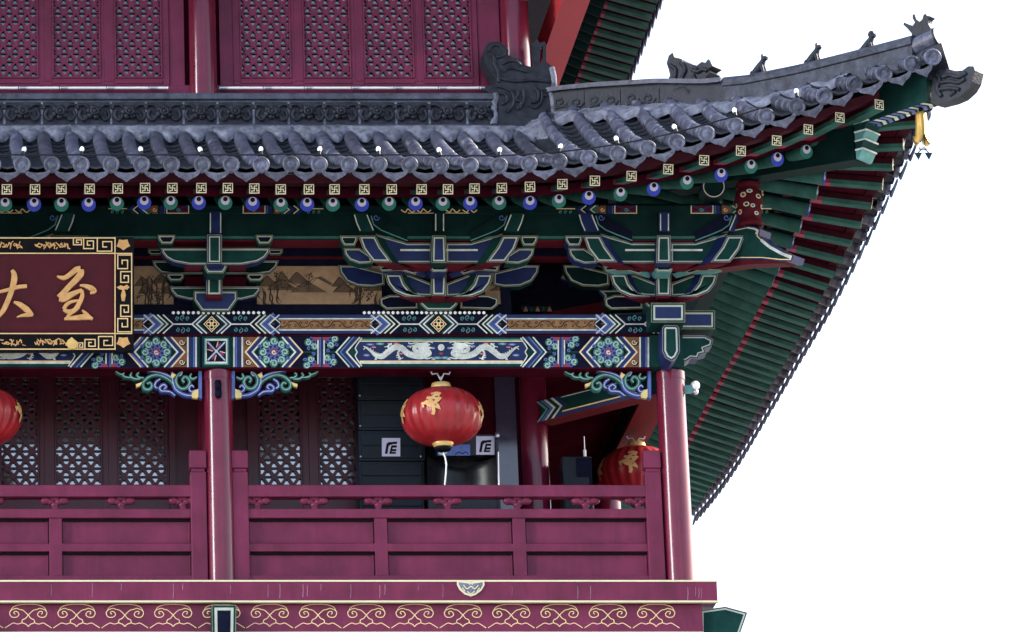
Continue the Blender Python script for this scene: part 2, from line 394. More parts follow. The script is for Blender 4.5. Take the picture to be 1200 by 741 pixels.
# rain streaks stay as a few pale hairlines of scraped paint
fz0, fz1 = pix(0, 738.5, -.36).z, zb-.012
xf = pix(823, 720, -.36).x
m = MB(); m.box(-8, xf, -.36, 13, fz0-.02, fz1, 'red_paint')
pa = Paint(m, -.36)
def frieze_unit(x0):
    s = 54/420.0
    def q(p): return (x0+(p[0]-50)*s, 693.2+p[1]*47.5/382.0)
    W = .95
    top = [(262,225),(215,180),(180,170),(150,160),(105,178),(90,205),(108,240),(150,243),(175,220),(160,192),(135,190),(130,205),(142,215)]
    pa.stroke([q(p) for p in smooth([(*p, 0) for p in top], 4)], W, 'gold_line')
    mir = [(520-p[0], p[1]) for p in top]
    pa.stroke([q(p) for p in smooth([(*p, 0) for p in mir], 4)], W, 'gold_line')
    pa.stroke([q(p) for p in smooth([(92,200,0),(120,150,0),(180,127,0),(262,122,0),(344,127,0),(404,150,0),(430,200,0)], 4)], .8, 'gold_line')
    for sg in (1, -1):
        f = lambda p: q((260+sg*(p[0]-260), p[1]))
        pa.stroke([f(p) for p in smooth([(260,222,0),(235,255,0),(208,268,0),(205,295,0),(240,310,0),(260,332,0)], 3)], W, 'gold_line')
        pa.stroke([f(p) for p in smooth([(205,295,0),(165,308,0),(125,298,0),(85,320,0),(48,345,0)], 3)], .85, 'gold_line')
x = 6.5-56.7*4
while x < 820:
    if x+54 < 830: frieze_unit(x)
    x += 56.6
m.build('frieze', T)
m = MB(); m.box(-8, xf-.02, -.33, 13, fz0-.75, fz0-.05, 'red_dark')
m.box(-8, xf+.004, -.372, -.30, fz0-.048, fz0-.022, 'cream_line')
x = -220.0
while x < 815:
    a = pix(x, 741, -.36).x; m.box(a, a+.225, -.352, -.34, fz0-.40, fz0-.075, 'cream_line')
    m.box(a+.025, a+.20, -.360, -.35, fz0-.38, fz0-.10, 'red_dark'); x += 25.4
m.build('dentil_course', T)
# bracket arms that carry the floor, seen at the bottom edge
def nose(px0, px1, y0, y1, Y):
    mb = MB(); edged(mb, [(px0,y0),(px1,y0),(px1-1,y1),(px0+1,y1)], Y, .5, 'green_paint', 'navy_dark', 3.2, 6.5); return mb.build('floor_bracket', T, bevel=.006)
nose(248, 277, 709, 775, -.62)
nose(-62, -33, 709, 775, -.62)
m = MB(); edged(m, [(821,715),(850,711),(876,718),(868,741),(852,770),(821,770)], -.30, .25, 'blue_paint', 'green_paint', 1.8, 3.6); m.build('floor_bracket', T)

# ---------------------------------------------------------------- balustrade
def balustrade(name, x0, x1, mull, mapx=None, Y=-.02):
    root = MB()
    zr = lambda y: pix(0, y, Y).z
    rails = [(570.5, 584, .075), (598, 608.5, .06), (638, 647.5, .045), (676, 686, .06)]
    for ya, yb, d in rails: root.box(x0, x1, Y-d, Y+d, zr(yb), zr(ya), 'red_paint')
    xs = [x0+.001] + sorted(mull) + [x1]
    for v in mull: root.box(v-.075, v+.075, Y-.0465, Y+.0465, zr(676)-.001, zr(608.5)+.001, 'red_paint')
    o = root.build(name, T, bevel=.006)
    pn = MB()
    pn.box(x0, x1, Y+.018, Y+.036, zr(677), zr(608), 'red_paint')
    for i in range(len(xs)-1):                      # raised field inside every recess
        a = xs[i]+(.075 if i else .0); b = xs[i+1]-(.075 if i < len(xs)-2 else .0)
        for ya, yb in ((608.5, 638), (647.5, 676)):
            za, zb_ = zr(ya), zr(yb); w = .022
            pn.box(a+.003, b-.003, Y-.004, Y+.0175, za-.030, za+.001, 'black_paint'); pn.box(b-.007, b-.001, Y-.003, Y+.0170, zb_+.012, za-.012, 'black_paint')   # black strips painting the shadow line under the rail and down the edge
            for (p, q, r_, s_) in ((a+.012, b-.012, za-.03, za-.012), (a+.012, b-.012, zb_+.012, zb_+.03), (a+.012, a+.03, zb_+.03, za-.03), (b-.03, b-.012, zb_+.03, za-.03)):
                pn.box(p, q, Y+.002, Y+.0185, r_, s_, 'red_paint')
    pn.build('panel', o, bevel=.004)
    return o
def post(o, px0, px1, Y=-.02, X=None, top=528):
    zt = pix(0, top, Y-.075).z; a = pix(px0, 600, Y-.075).x; b = pix(px1, 600, Y-.075).x
    mb = MB(); mb.box(a, b, Y-.082, Y+.082, FL-.05, zt-.26, 'red_paint')
    mb.box(a+.015, b-.015, Y-.07, Y+.07, zt-.262, zt-.215, 'red_paint')
    mb.box(a-.005, b+.005, Y-.088, Y+.088, zt-.216, zt, 'red_paint'); return mb.build('post', o, bevel=.012)
def cloud_boss(o, px, Y=-.02):
    mb = MB(); c = pix(px, 589, Y); 
    for sg in (-1, 1):
        mb.ball((c.x+sg*.105, Y, c.z+.02), .066, 'red_paint', 12, 8, (1, .75, .78))
        mb.ball((c.x+sg*.05, Y, c.z+.005), .055, 'red_paint', 10, 6, (1, .8, .75))
    mb.ball((c.x, Y, c.z-.03), .05, 'red_paint', 10, 6, (1, .8, .9)); mb.box(c.x-.03, c.x+.03, Y-.028, Y+.028, c.z-.10, c.z-.01, 'red_paint')
    mb.box(c.x-.05, c.x+.05, Y-.03, Y+.03, c.z+.02, c.z+.062, 'red_paint')
    return mb.build('cloud_boss', o)
px2x = lambda p, y=600, Y=-.1: pix(p, y, Y).x
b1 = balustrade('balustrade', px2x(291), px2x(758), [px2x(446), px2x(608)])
post(b1, 273, 291.5); post(b1, 757.5, 776.5)
for p in (301, 368, 443, 524, 606, 686, 748): cloud_boss(b1, p)
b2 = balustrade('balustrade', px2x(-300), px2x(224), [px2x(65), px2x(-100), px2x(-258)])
post(b2, 223.5, 242.5)
for p in (-86, -12, 64, 142, 214): cloud_boss(b2, p)
# side balustrade, running back along the right side of the gallery
mb = MB()
for ya, yb, d in ((570.5, 584, .075), (598, 608.5, .06), (676, 686, .06)):
    mb.box(A-d, A+d, .25, 12, pix(0, yb, 0).z, pix(0, ya, 0).z, 'red_paint')
mb.box(A-.012, A+.012, .25, 12, pix(0, 677, 0).z, pix(0, 608, 0).z, 'red_paint'); mb.build('balustrade', T)

# ---------------------------------------------------------------- lattice doors and windows
def clipseg(p, d, x0, y0, x1, y1):
    t0, t1 = -1e9, 1e9
    for a, b, lo, hi in ((p[0], d[0], x0, x1), (p[1], d[1], y0, y1)):
        if abs(b) < 1e-9:
            if a < lo or a > hi: return None
        else:
            u, v = (lo-a)/b, (hi-a)/b
            if u > v: u, v = v, u
            t0, t1 = max(t0, u), min(t1, v)
    return (t0, t1) if t1 > t0 else None
def lattice(mb, x0, x1, z0, z1, Y, a=.150, h=.108, w=.034, dot=.040, m='red_paint'):
    cx = (x0+x1)/2; W = x1-x0; H = z1-z0
    def bar(p, d, w, y, th):
        c = clipseg(p, d, x0, z0, x1, z1)
        if not c: return
        d = Vector((d[0], 0, d[1])); L = d.length; d = d/L; nrm = Vector((-d.z, 0, d.x))*w/2
        P = Vector((p[0], y, p[1])) + d*(c[0]*L); Q = Vector((p[0], y, p[1])) + d*(c[1]*L)
        mb.prism([P+nrm, Q+nrm, Q-nrm, P-nrm], (0, th, 0), m)
    n = int(W/a)+int(H/h)+4
    for k in range(-n, n+1):
        bar((cx+k*a, z0), (a/2, h), w, Y-.012, .03); bar((cx+k*a, z0), (-a/2, h), w, Y-.0135, .03)
    j = 1
    while z0+j*h < z1-.01: bar((cx, z0+j*h), (1, 0), w*.55, Y-.006, .02); j += 1
    j = 0
    while z0+j*h < z1:
        z = z0+j*h; i = -int(W/a)-1
        while i*a < W:
            x = cx+i*a+(a/2 if j % 2 else 0)
            if x0+dot*.6 < x < x1-dot*.6 and z > z0+dot*.5 and z < z1-dot*.5:
                big = dot*(1.25 if (i+2*j) % 3 == 0 else 1.0)
                mb.prism([(x+big*math.cos(R(30+60*q)), Y-.017, z+big*math.sin(R(30+60*q))) for q in range(6)], (0, .03, 0), m)
            i += 1
        j += 1
def leaf(name, px0, px1, pyt, pyb, lx0, lx1, lyt, lyb, Y, a=.150, h=.108, wood='red_paint', glass='window_glass'):
    """one hinged leaf: stiles and rails, lattice, glass"""
    p = lambda x, y: pix(x, y, Y)
    ym = (max(pyt, 20)+pyb)/2
    x0, x1 = p(px0, ym).x, p(px1, ym).x; z1, z0 = p(0, pyt).z, p(0, pyb).z
    u0, u1 = p(lx0, ym).x, p(lx1, ym).x; v1, v0 = p(0, lyt).z, p(0, lyb).z
    f = MB(); D = .035
    f.box(x0, u0, Y-D, Y+D, z0, z1, wood); f.box(u1, x1, Y-D, Y+D, z0, z1, wood)
    f.box(u0, u1, Y-D+.002, Y+D, v1, z1, wood); f.box(u0, u1, Y-D+.002, Y+D, z0, v0, wood)
    e = .022                                    # moulding round the lattice
    f.box(u0, u0+e, Y-D-.012, Y, v0, v1, wood); f.box(u1-e, u1, Y-D-.012, Y, v0, v1, wood)
    f.box(u0+e, u1-e, Y-D-.012, Y, v0, v0+e, wood); f.box(u0+e, u1-e, Y-D-.012, Y, v1-e, v1, wood)
    f.box(x0, u0, Y-D-.008, Y-D+.002, z0+.05, z0+.075, wood)
    f.box(u0, u1, Y-D-.010, Y-D+.004, v0-.07, v0-.03, wood)
    o = f.build(name, T, bevel=.006)
    l = MB(); lattice(l, u0+e, u1-e, v0+e, v1-e, Y-.005, a, h, m=wood); l.build('lattice', o)
    gl = MB(); gl.box(u0, u1, Y+.022, Y+.028, v0, v1, glass); gl.build('glass', o)
    return o
# upper storey windows
ups = [(-56, -4, -48, -12), (1.5, 52, -12, 45), (52, 122, 61, 118), (122, 198, 134, 190), (273, 345, 281, 341), (345, 416, 355, 411), (416, 488, 426, 485), (488, 560, 496, 553)]
ups[0] = (-90, -18, -80, -26); ups[1] = (-18, 52, -9, 45)
for a, b, c, d in ups: leaf('window_leaf', a, b, -200, 101, c, d, -190, 93, YB)
ZU0 = pix(0, 108, YB).z; ZU1 = 8.75
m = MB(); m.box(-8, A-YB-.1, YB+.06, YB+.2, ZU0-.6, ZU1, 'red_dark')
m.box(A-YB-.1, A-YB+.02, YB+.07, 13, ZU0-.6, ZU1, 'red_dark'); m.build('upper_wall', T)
m = MB()
for a, b in ((198, 216), (257, 273), (560, 586), (-130, -90)):
    m.box(pix(a, 50, YB).x, pix(b, 50, YB).x, YB-.02, YB+.05, ZU0-.4, ZU1, 'red_paint')
m.box(-8, A-YB, YB-.05, YB+.055, ZU0-.35, pix(0, 101.5, YB).z, 'red_paint'); m.build('window_frame', T, bevel=.006)
vcol(pix(237, 50, YB).x, YB-.08, ZU0-.5, ZU1, collar=False); vcol(pix(603.5, 50, YB).x, YB-.02, ZU0-.5, ZU1, r=.175, collar=False)
# gallery doors
for a, b, c, d in [(-66, -4, -55, -8), (-10, 52, 0, 46), (52, 127, 64, 120), (127, 198, 138, 196), (296, 362, 303, 354), (362, 432, 373, 420)]:
    leaf('door_leaf', a, b, 436, 640, c, d, 442, 571, YB-.02, wood='door_red_shaded', glass='door_glass')
m = MB()
for a, b in ((198, 205), (290, 296), (432, 440)): m.box(pix(a, 520, YB).x, pix(b, 520, YB).x, YB-.06, YB+.06, FL, 3.3, 'door_red_shaded')
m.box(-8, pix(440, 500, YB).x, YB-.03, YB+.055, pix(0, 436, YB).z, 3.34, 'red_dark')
m.build('door_frame', T)
for a, b in ((205, 236), (268, 290)):
    m = MB(); m.box(pix(a, 520, YB).x, pix(b, 520, YB).x, YB, YB+.054, FL, 3.3, 'door_red_shaded'); m.build('wall_panel', T)
m = MB(); m.box(pix(582, 520, YB).x, pix(606, 520, YB).x, YB, YB+.054, FL, 3.3, 'shutter_grey'); m.build('wall_panel', T)
# ---------------------------------------------------------------- eaves: rafters
SQ = [(8,222),(41,222),(72,221.5),(105,221.5),(138,221),(170,220.5),(202,220.5),(236,220.5),(267,220.5),(298,221),(329,222),(362,222),(392,222),(427,222),(459,222),(494,222),(525,222),(556,221),(588,220.5),(621,219),(659,216),(697,212),(740,206.5),(783,198.5),(825,188),(868,177),(910,165),(947,152),(984,138),(1030,123)]
EY = [(6,240),(40,240),(72,240),(104,240),(137,239),(169,238),(200,238),(233,238),(264,238),(296,239),(329,240),(360,240),(390,240),(424,240),(456,239),(487,239),(519,239),(551,238.5),(585,238),(621,238),(655,236),(690,232),(727,228),(766,222),(805,214),(845,205.5),(880,195.5),(911,187),(945,178),(981,167)]
def plan(X, o, fl): return -o - fl*max(0, (X-6.7)/5.2)**2
def eave_points(tab, o, fl):
    out = []
    for px, py in tab:
        Y = -o
        for _ in range(8):
            p = pix(px, py, Y); Y = plan(p.x, o, fl)
        out.append(pix(px, py, Y))
    return out
FLY = eave_points(SQ, 2.23, .62); RND = eave_points(EY, 1.55, .50)
sp = .318
for k in range(17):
    FLY.insert(0, Vector((FLY[0].x-sp, FLY[0].y, FLY[0].z))); RND.insert(0, Vector((RND[0].x-sp, RND[0].y, RND[0].z)))
ZR0 = RND[20].z
ROOF = MB()                                           # boards over the rafters
def root_pt(t):
    k = max(0, t.x-6.7)
    q = Vector((t.x-k*.20, .35, ZR0 + .86 + .40*(t.z-ZR0)))
    lim = A-.16                      # jack rafters die into the hip beam
    if q.x+q.y > lim:
        u = (lim-(t.x+t.y))/((q.x+q.y)-(t.x+t.y)); q = t.lerp(q, max(.15, min(1, u)))
    return q
LINES = []
for f, r in zip(FLY, RND):
    q = root_pt(r); dq = q-r; s = r + dq*min(.30/dq.length, .8) + Vector((0, 0, .155)); LINES.append((f, r, q, s))
def section(d):
    d = d.normalized(); side = d.cross(Vector((0,0,1))).normalized(); up = side.cross(d).normalized(); return d, side, up
def flying(f, s, xf, name, par):
    mb = MB(); d, side, up = section(f-s); h = .062
    def ring(p): return [p+side*a*h+up*b*h for a, b in ((-1,-1),(1,-1),(1,1),(-1,1))]
    L = (f-s).length; mid = s + d*(L*.44)
    a, b, c = ring(s), ring(mid), ring(f)
    for P, Q, mt in ((a, b, 'pink_paint'), (b, c, 'rafter_green')):       # green belly, red flanks
        P2 = [P[0], P[1], P[1].lerp(P[2], .42), P[0].lerp(P[3], .42)]; Q2 = [Q[0], Q[1], Q[1].lerp(Q[2], .42), Q[0].lerp(Q[3], .42)]
        mb.hexa(P2+Q2, mt); mb.hexa([P2[3], P2[2], P[2], P[3], Q2[3], Q2[2], Q[2], Q[3]], 'rafter_red')
    # gold fret on the end grain
    mb.face([p+d*.002 for p in c], 'black_paint')
    F = lambda u, v, e: f + d*(.0035+e) + side*(-u*h) + up*(v*h)
    pa = Paint(mb, 0, F)
    pa.stroke([(-.86,-.86),(.86,-.86),(.86,.86),(-.86,.86)], .17, 'cream_line', 0, closed=True)
    for k in range(4):
        a_ = k*math.pi/2; rot = lambda u, v: (u*math.cos(a_)-v*math.sin(a_), u*math.sin(a_)+v*math.cos(a_))
        pa.stroke([rot(0,0), rot(0,.46), rot(.46,.46), rot(.46,.74)], .16, 'cream_line', 1)
    return mb.build(name, par, xf=xf)
def rounded(r, q, xf, i, name, par):
    mb = MB(); d, side, up = section(r-q); rad = .083
    mb.tube([q, r], rad, 14, 'rafter_green', caps=False)
    c1 = 'green_eye' if i % 2 == 0 else 'blue_bright'
    F = lambda u, v, e: r + d*(.0+e) + side*(-u*rad) + up*(v*rad)
    pa = Paint(mb, 0, F); pa.disc(0, 0, 1.0, c1, 0, 18); pa.disc(0, .34, .62, 'eye_white', 1, 18); pa.disc(0, .56, .33, 'black_paint', 2, 14)
    return mb.build(name, par, xf=xf)
def boards(xf):
    mb = MB(); up = Vector((0, 0, 1))
    for i in range(len(LINES)-1):
        (f, r, q, s), (f2, r2, q2, s2) = LINES[i], LINES[i+1]
        o = up*.066
        mb.face([p+o for p in (f, f2, s2, s)], 'red_dark')                 # boards over flying rafters
        o2 = up*.088
        mb.face([p+o2 for p in (r, r2, q2, q)], 'green_dark')
        mb.face([r+up*.08, r2+up*.08, r2.lerp(f2, .02)+up*.2, r.lerp(f, .02)+up*.2], 'red_dark')
    # eave batten over the flying ends
    P = [l[0] for l in LINES]
    for a, b in zip(P, P[1:]):
        e = Vector((0, -.03, 0)); bk = Vector((0, .10, 0)); z0 = up*.068; z1 = up*.155
        mb.hexa([a+e+z0, b+e+z0, b+bk+z0, a+bk+z0, a+e*2.2+z1, b+e*2.2+z1, b+bk+z1, a+bk+z1], 'rafter_red')
    return mb
lower_roof = empty('lower_roof', (A/2, 3, 4.5), parent=T)
boards(ident).build('roof_boards', lower_roof); boards(refl).build('roof_boards', lower_roof, xf=refl)
n0 = 17-6
for i, (f, r, q, s) in enumerate(LINES):
    if i >= n0: flying(f, s, ident, 'flying_rafter', lower_roof); rounded(r, q, ident, i+1, 'round_rafter', lower_roof)
    flying(f, s, refl, 'flying_rafter', lower_roof); rounded(r, q, refl, i+1, 'round_rafter', lower_roof)

# ---------------------------------------------------------------- tiles
TE = [(26,193),(61,193),(95,193),(130,193),(166,193),(201,193),(237,193),(271,193),(306,193),(341,192),(374,193),(409,193),(444,193),(480,193),(516,194),(551,194),(585,194),(620,192),(655,189.5),(690,185.5),(724,180.5),(759,174),(793,166.5),(828,157),(862,147.5),(898,136.5),(934,125),(966,112.5),(1001,98.5),(1036,86),(1069,75),(1093,67)]
TIL = eave_points(TE, 2.47, .62)
for k in range(17): TIL.insert(0, Vector((TIL[0].x-.338, TIL[0].y, TIL[0].z)))
HIPTOP = [pixdiag(x, y) for x, y in ((650,104),(700,99),(780,94),(830,95),(880,90),(940,78),(1000,63),(1050,50),(1095,38))]
HIPTAB = sorted((p.x-A, p.z) for p in HIPTOP)
def hip_z(t): return interp(HIPTAB, t)
ZTOP = pix(0, 152, 1.22).z
def row_path(e, n=9, dz=0):
    if e.x < A-1.25: tp = Vector((e.x, 1.30, ZTOP))
    else:
        t = e.x-A; tp = Vector((e.x, -t, hip_z(t)-.28))
        if tp.y < e.y+.12: return None
    out = []
    for k in range(n+1):
        t = k/n; zz = e.z + (tp.z-e.z)*(.72*t+.28*t*t) + dz
        out.append(Vector((e.x, e.y+(tp.y-e.y)*t, zz)))
    return out
def cover_tile(e, xf, par):
    p = row_path(e, 9)
    if not p: p = [e, e+Vector((0, .10, .04))]
    mb = MB(); path = []; rad = []
    p = [e] + p[1:]
    for a, b in zip(p, p[1:]):
        path += [a, a.lerp(b, .06), a.lerp(b, .97)]; rad += [.084, .084, .079]
    path.append(p[-1]); rad.append(.079)
    j = random.uniform(-.008, .008)
    path = [q+Vector((j*math.sin(i), 0, j*.6*math.cos(i*1.7))) for i, q in enumerate(path)]
    mb.tube(path, rad, 14, 'roof_tile', caps=False)
    d = (path[0]-path[3]); d = Vector((d.x, d.y, d.z*.5)).normalized()
    c = e+Vector((0, 0, -.002))
    r0 = .098 if xf is ident else .086
    mb.lathe(c, [(.08, -.05), (r0, -.045), (r0, .012), (r0*.92, .018), (r0*.80, .016), (r0*.76, .004), (r0*.55, .002), (r0*.48, .010), (r0*.2, .014), (0.001, .014)], 20, 'roof_tile_face', axis=d)
    return mb.build('cover_tile', par, xf=xf, recalc=True)
def pan_row(a, b, xf, par):
    c = (a+b)/2; p = row_path(c, 15, -.03); mb = MB()
    if p:
        w = (b.x-a.x)/2-.02; prof = [(-1, .05), (-.6, -.012), (0, -.035), (.6, -.012), (1, .05)]
        for k in range(len(p)-1):
            A0, B0 = p[k], p[k+1]; li = Vector((0, 0, .034)); 
            F = [A0+Vector((u*w, 0, v)) + li for u, v in prof]; G = [B0+Vector((u*w, 0, v)) for u, v in prof]; H = [q-Vector((0,0,.026)) for q in F]
            mb.idx(F+G+H, [(i, i+1, 6+i, 5+i) for i in range(4)] + [(10+i, 11+i, i+1, i) for i in range(4)], 'pan_tile')
        mb.build('pan_tiles', par, xf=xf)
def drip_tile(a, b, xf, par):
    c = (a+b)/2 + Vector((0, -.02, -.082)); u = (b-a); L = u.length; u = u/L; n = Vector((0, -.94, -.34)); v = n.cross(u).normalized()
    if v.z > 0: v = -v
    s = L*(.415 if xf is ident else .34); HH = .118 if xf is ident else .17
    half = [(1.0, -.10), (1.04, .12), (.90, .40), (.66, .62), (.40, .76), (.20, .92), (0, 1.12)]
    pts = [(x, y) for x, y in half] + [(-x, y) for x, y in reversed(half[:-1])]
    top = [(-.62, .12), (0, .22), (.62, .12)]
    P = [c + u*(x*s) + v*(y*HH) for x, y in pts+top]
    mb = MB(); mb.prism(P, -n.normalized()*.022, 'roof_tile_face')
    i2 = inset([(x*s, y*HH) for x, y in pts], .014)
    Q = [c + n.normalized()*.004 + u*p.x + v*p.y for p in i2]
    rim = [c + n.normalized()*.004 + u*(x*s) + v*(y*HH) for x, y in pts]
    # raised rim
    N = len(Q)
    mb.idx(rim+Q+[q-n.normalized()*.012 for q in Q], [(i, i+1, N+i+1, N+i) for i in range(N-1)]+[(N+i, N+i+1, 2*N+i+1, 2*N+i) for i in range(N-1)], 'roof_tile_face')
    mb.build('drip_tile', par, xf=xf)
for xf in (ident, refl):
    lo = 11 if xf is ident else 0
    for i in range(lo, len(TIL) if xf is ident else len(TIL)-3):
        cover_tile(TIL[i], xf, lower_roof)
        if i+1 < len(TIL):
            pan_row(TIL[i], TIL[i+1], xf, lower_roof)
            if xf is ident or i+4 < len(TIL): drip_tile(TIL[i], TIL[i+1], xf, lower_roof)
    

def underlay(xf):
    mb = MB(); P = []
    for e in TIL:
        p = row_path(e, 6, -.125)
        if p: P.append(p)
    for a, b in zip(P, P[1:]):
        mb.idx(a+b, [(i, i+1, 8+i, 7+i) for i in range(1, 6)], 'pan_tile')
    mb.build('roof_underlay', lower_roof, xf=xf)
underlay(ident); underlay(refl)
# ---------------------------------------------------------------- ridge along the wall, hip ridge
ridge = empty('wall_ridge', (A/2, 1.2, ZTOP), parent=T)
Yr = 1.02
z_ = lambda y, Y=Yr: pix(0, y, Y).z
xe = pix(585, 130, Yr).x
m = MB(); m.box(-8, xe, Yr, YB-.06, z_(147), z_(117), 'ridge_clay')
m.build('ridge_core', ridge)
m = MB(); m.box(-8, xe, Yr-.05, YB-.055, z_(118), z_(110.5), 'roof_tile'); m.box(-8, xe+.02, Yr-.02, YB-.06, z_(121), z_(117.8), 'roof_tile')
m.box(-8, xe+.6, Yr-.03, YB-.065, z_(152), z_(146.5), 'roof_tile'); m.build('ridge_moulding', ridge, bevel=.012)
bounds = [5, 49, 89, 130, 171, 215, 255, 297, 338, 380, 421, 464, 503, 547, 581]
b = bounds[0]
while b > -230: b -= 41.5; bounds.insert(0, b)
for k, (a, c) in enumerate(zip(bounds, bounds[1:])):
    x0, x1 = pix(a, 130, Yr).x, pix(c, 130, Yr).x; za, zb2 = z_(146), z_(119.5); cx, cz = (x0+x1)/2+random.uniform(-.02, .02), (za+zb2)/2
    mb = MB(); mb.box(x0+.012, x1-.012, Yr-.014, Yr+.01, za, zb2, 'ridge_clay')
    kind = k % 3; rr = .085
    for q in range(6):
        an = 2*math.pi*q/6+kind*.4; mb.ball((cx+math.cos(an)*rr*.8, Yr-.030, cz+math.sin(an)*rr*.72), rr*.50, 'ridge_clay', 9, 5, (1, 1.0, .9))
    mb.tube([(cx+rr*.55*math.cos(t*.7), Yr-.085, cz+rr*.5*math.sin(t*.7)) for t in range(10)], .016, 6, 'ridge_clay')
    mb.ball((cx, Yr-.075, cz), .032, 'ridge_clay', 9, 5)
    for sg in (-1, 1):
        w = (x1-x0)/2
        pts = smooth([(cx+sg*rr*.9, Yr-.022, cz-.03), (cx+sg*w*.62, Yr-.028, cz-.10), (cx+sg*w*.86, Yr-.025, cz-.04), (cx+sg*w*.75, Yr-.026, cz+.03)], 4); mb.tube(pts, .024, 6, 'ridge_clay')
        pts = smooth([(cx+sg*rr*.7, Yr-.022, cz+.05), (cx+sg*w*.6, Yr-.03, cz+.10), (cx+sg*w*.98, Yr-.026, cz+.085), (cx+sg*w*.9, Yr-.026, cz+.05)], 4); mb.tube(pts, .022, 6, 'ridge_clay')
        mb.ball((cx+sg*w*.55, Yr-.02, cz-.055), .045, 'ridge_clay', 8, 5, (1.3, .4, .7))
    mb.box(x1-.014, x1+.014, Yr-.018, Yr, za, zb2, 'mortar')
    mb.build('flower_tile', ridge)
# mortar packed between cover tiles at the ridge foot
m = MB()
xs = sorted(p.x for p in TIL if -3.0 < p.x < A-1.0)
def lumpy(mb, pts, r, mname, n=9):
    mb.tube(pts, [r*random.uniform(.75, 1.25) for _ in pts], n, mname)
rows = []; x = xs[0]
def roofz(y): t = (y+2.47)/3.77; return TIL[20].z + (ZTOP-TIL[20].z)*(.72*t+.28*t*t)
wob = 0
while x < xs[-1]+.1:
    d = min(abs(x-q) for q in xs)/.17
    wob = .6*wob + random.uniform(-.02, .02)
    yl = .98-.05-.20*min(1, d)**1.3 + wob; zl = roofz(yl) + .035 + .07*max(0, 1-d*1.2)
    zt_ = z_(147)+.01
    rows.append([(x, 1.04, zt_), (x, .97+wob*.4, zt_-.035+wob*.5), (x, lerp(.97, yl, .5), lerp(zt_-.05, zl+.05, .5)+wob), (x, yl+.02, zl+.035), (x, yl, zl-.05)])
    x += .026
n5 = len(rows)
m.idx([p for r_ in rows for p in r_], [(i*5+j, i*5+j+1, i*5+6+j, i*5+5+j) for i in range(n5-1) for j in range(4)], 'mortar', True)
m.build('mortar_bed', ridge)

hip = empty('hip_ridge', (A, 0, hip_z(0)), parent=T)
dg = Vector((1, -1, 0)).normalized(); dn = Vector((-1, -1, 0)).normalized()   # along the hip outwards; its front-left side
def hpt(t, dz=0, side=0): return Vector((A+t, -t, hip_z(t)+dz)) + dn*side
def hsweep(t0, t1, prof, n, mname, mb):
    rings = []
    for k in range(n+1):
        t = lerp(t0, t1, k/n); rings.append([hpt(t, dz, s) for s, dz in prof])
    N = len(prof)
    mb.idx([q for r in rings for q in r], [(i*N+j, i*N+(j+1) % N, (i+1)*N+(j+1) % N, (i+1)*N+j) for i in range(n) for j in range(N)], mname)
    mb.face(rings[0], mname); mb.face(rings[-1], mname)
m = MB()
hsweep(-1.28, .75, [(.10, -.50), (.10, -.07), (-.10, -.07), (-.10, -.50)], 10, 'ridge_clay', m)
hsweep(-1.28, .75, [(.16, -.075), (.15, -.015), (.09, .0), (-.09, 0), (-.15, -.015), (-.16, -.075)], 12, 'roof_tile', m)
hsweep(-1.28, .75, [(.15, -.55), (.15, -.40), (-.15, -.40), (-.15, -.55)], 10, 'roof_tile', m)
hsweep(.75, 2.62, [(.115, -.42), (.115, -.13), (.14, -.12), (.13, -.05), (.085, 0), (.0, .02), (-.085, 0), (-.13, -.05), (-.14, -.12), (-.115, -.13), (-.115, -.42)], 16, 'hip_clay', m)
m.build('ridge_course', hip)

# mortar bed along the foot of the hip ridge, covering the top ends of the tile rows
def roof_z(X, Y):
    e = TIL[0]
    for a, b in zip(TIL, TIL[1:]):
        if a.x <= X <= b.x: e = a.lerp(b, (X-a.x)/(b.x-a.x)); break
    else:
        if X > TIL[-1].x: e = TIL[-1]
    t = X-A; tp = Vector((X, -t, hip_z(t)-.28)) if X > A-1.25 else Vector((X, 1.30, ZTOP))
    u = max(0, min(1, (Y-e.y)/max(.05, tp.y-e.y))); return e.z + (tp.z-e.z)*(.72*u+.28*u*u)
m = MB(); rows = []; t = -1.22; wob = 0
while t < 2.05:
    c = hpt(t); d = min(abs((c.x-.2)-q.x) for q in TIL)/.17
    wob = .6*wob + random.uniform(-.012, .012); wd = (.40-.10*max(0, t)) + wob - .09*max(0, 1-d) 
    a = hpt(t, -.33, .10); o = Vector((A+t, -t, 0)) + dn*(.12+wd); o.z = roof_z(o.x, o.y)+.045+.06*max(0, 1-d)
    rows.append([a, a.lerp(o, .3)+Vector((0, 0, .035+wob)), a.lerp(o, .7)+Vector((0, 0, .03+wob)), o, o-Vector((0, 0, .09))])
    t += .022
m.idx([p for r_ in rows for p in r_], [(i*5+j, i*5+j+1, i*5+6+j, i*5+5+j) for i in range(len(rows)-1) for j in range(4)], 'mortar', True)
m.build('mortar_bed', hip)
# ---------------------------------------------------------------- hip ridge figures
def trace(mb, pts, q, thick, mname, z=None):
    """a thick carved piece whose outline lies in the vertical plane of the hip ridge"""
    P = [pixdiag(x, y, q) for x, y in pts]; mb.prism(P, -dn*thick, mname)
def zm(ox, oy, s): return lambda x, y: (ox+x/s, oy+y/s)
def relief(mb, pts, rad, mname, f): mb.tube(smooth([f(x, y) for x, y in pts], 4), rad, 7, mname)
Z = zm(560, 0, 3.9)
m = MB(); out = [(842,440),(860,385),(878,345),(872,318),(862,290),(872,255),(890,240),(898,262),(925,268),(948,284),(972,292),(1000,300),(1022,283),(1040,287),(1052,270),(1062,280),(1072,302),(1050,316),(1063,330),(1040,352),(1030,375),(1014,382),(1008,405),(996,432),(990,446),(845,460)]
trace(m, [Z(*p) for p in out], -.10, .20, 'ornament_clay')
f = lambda x, y: pixdiag(*Z(x, y), -.10)+dn*.008
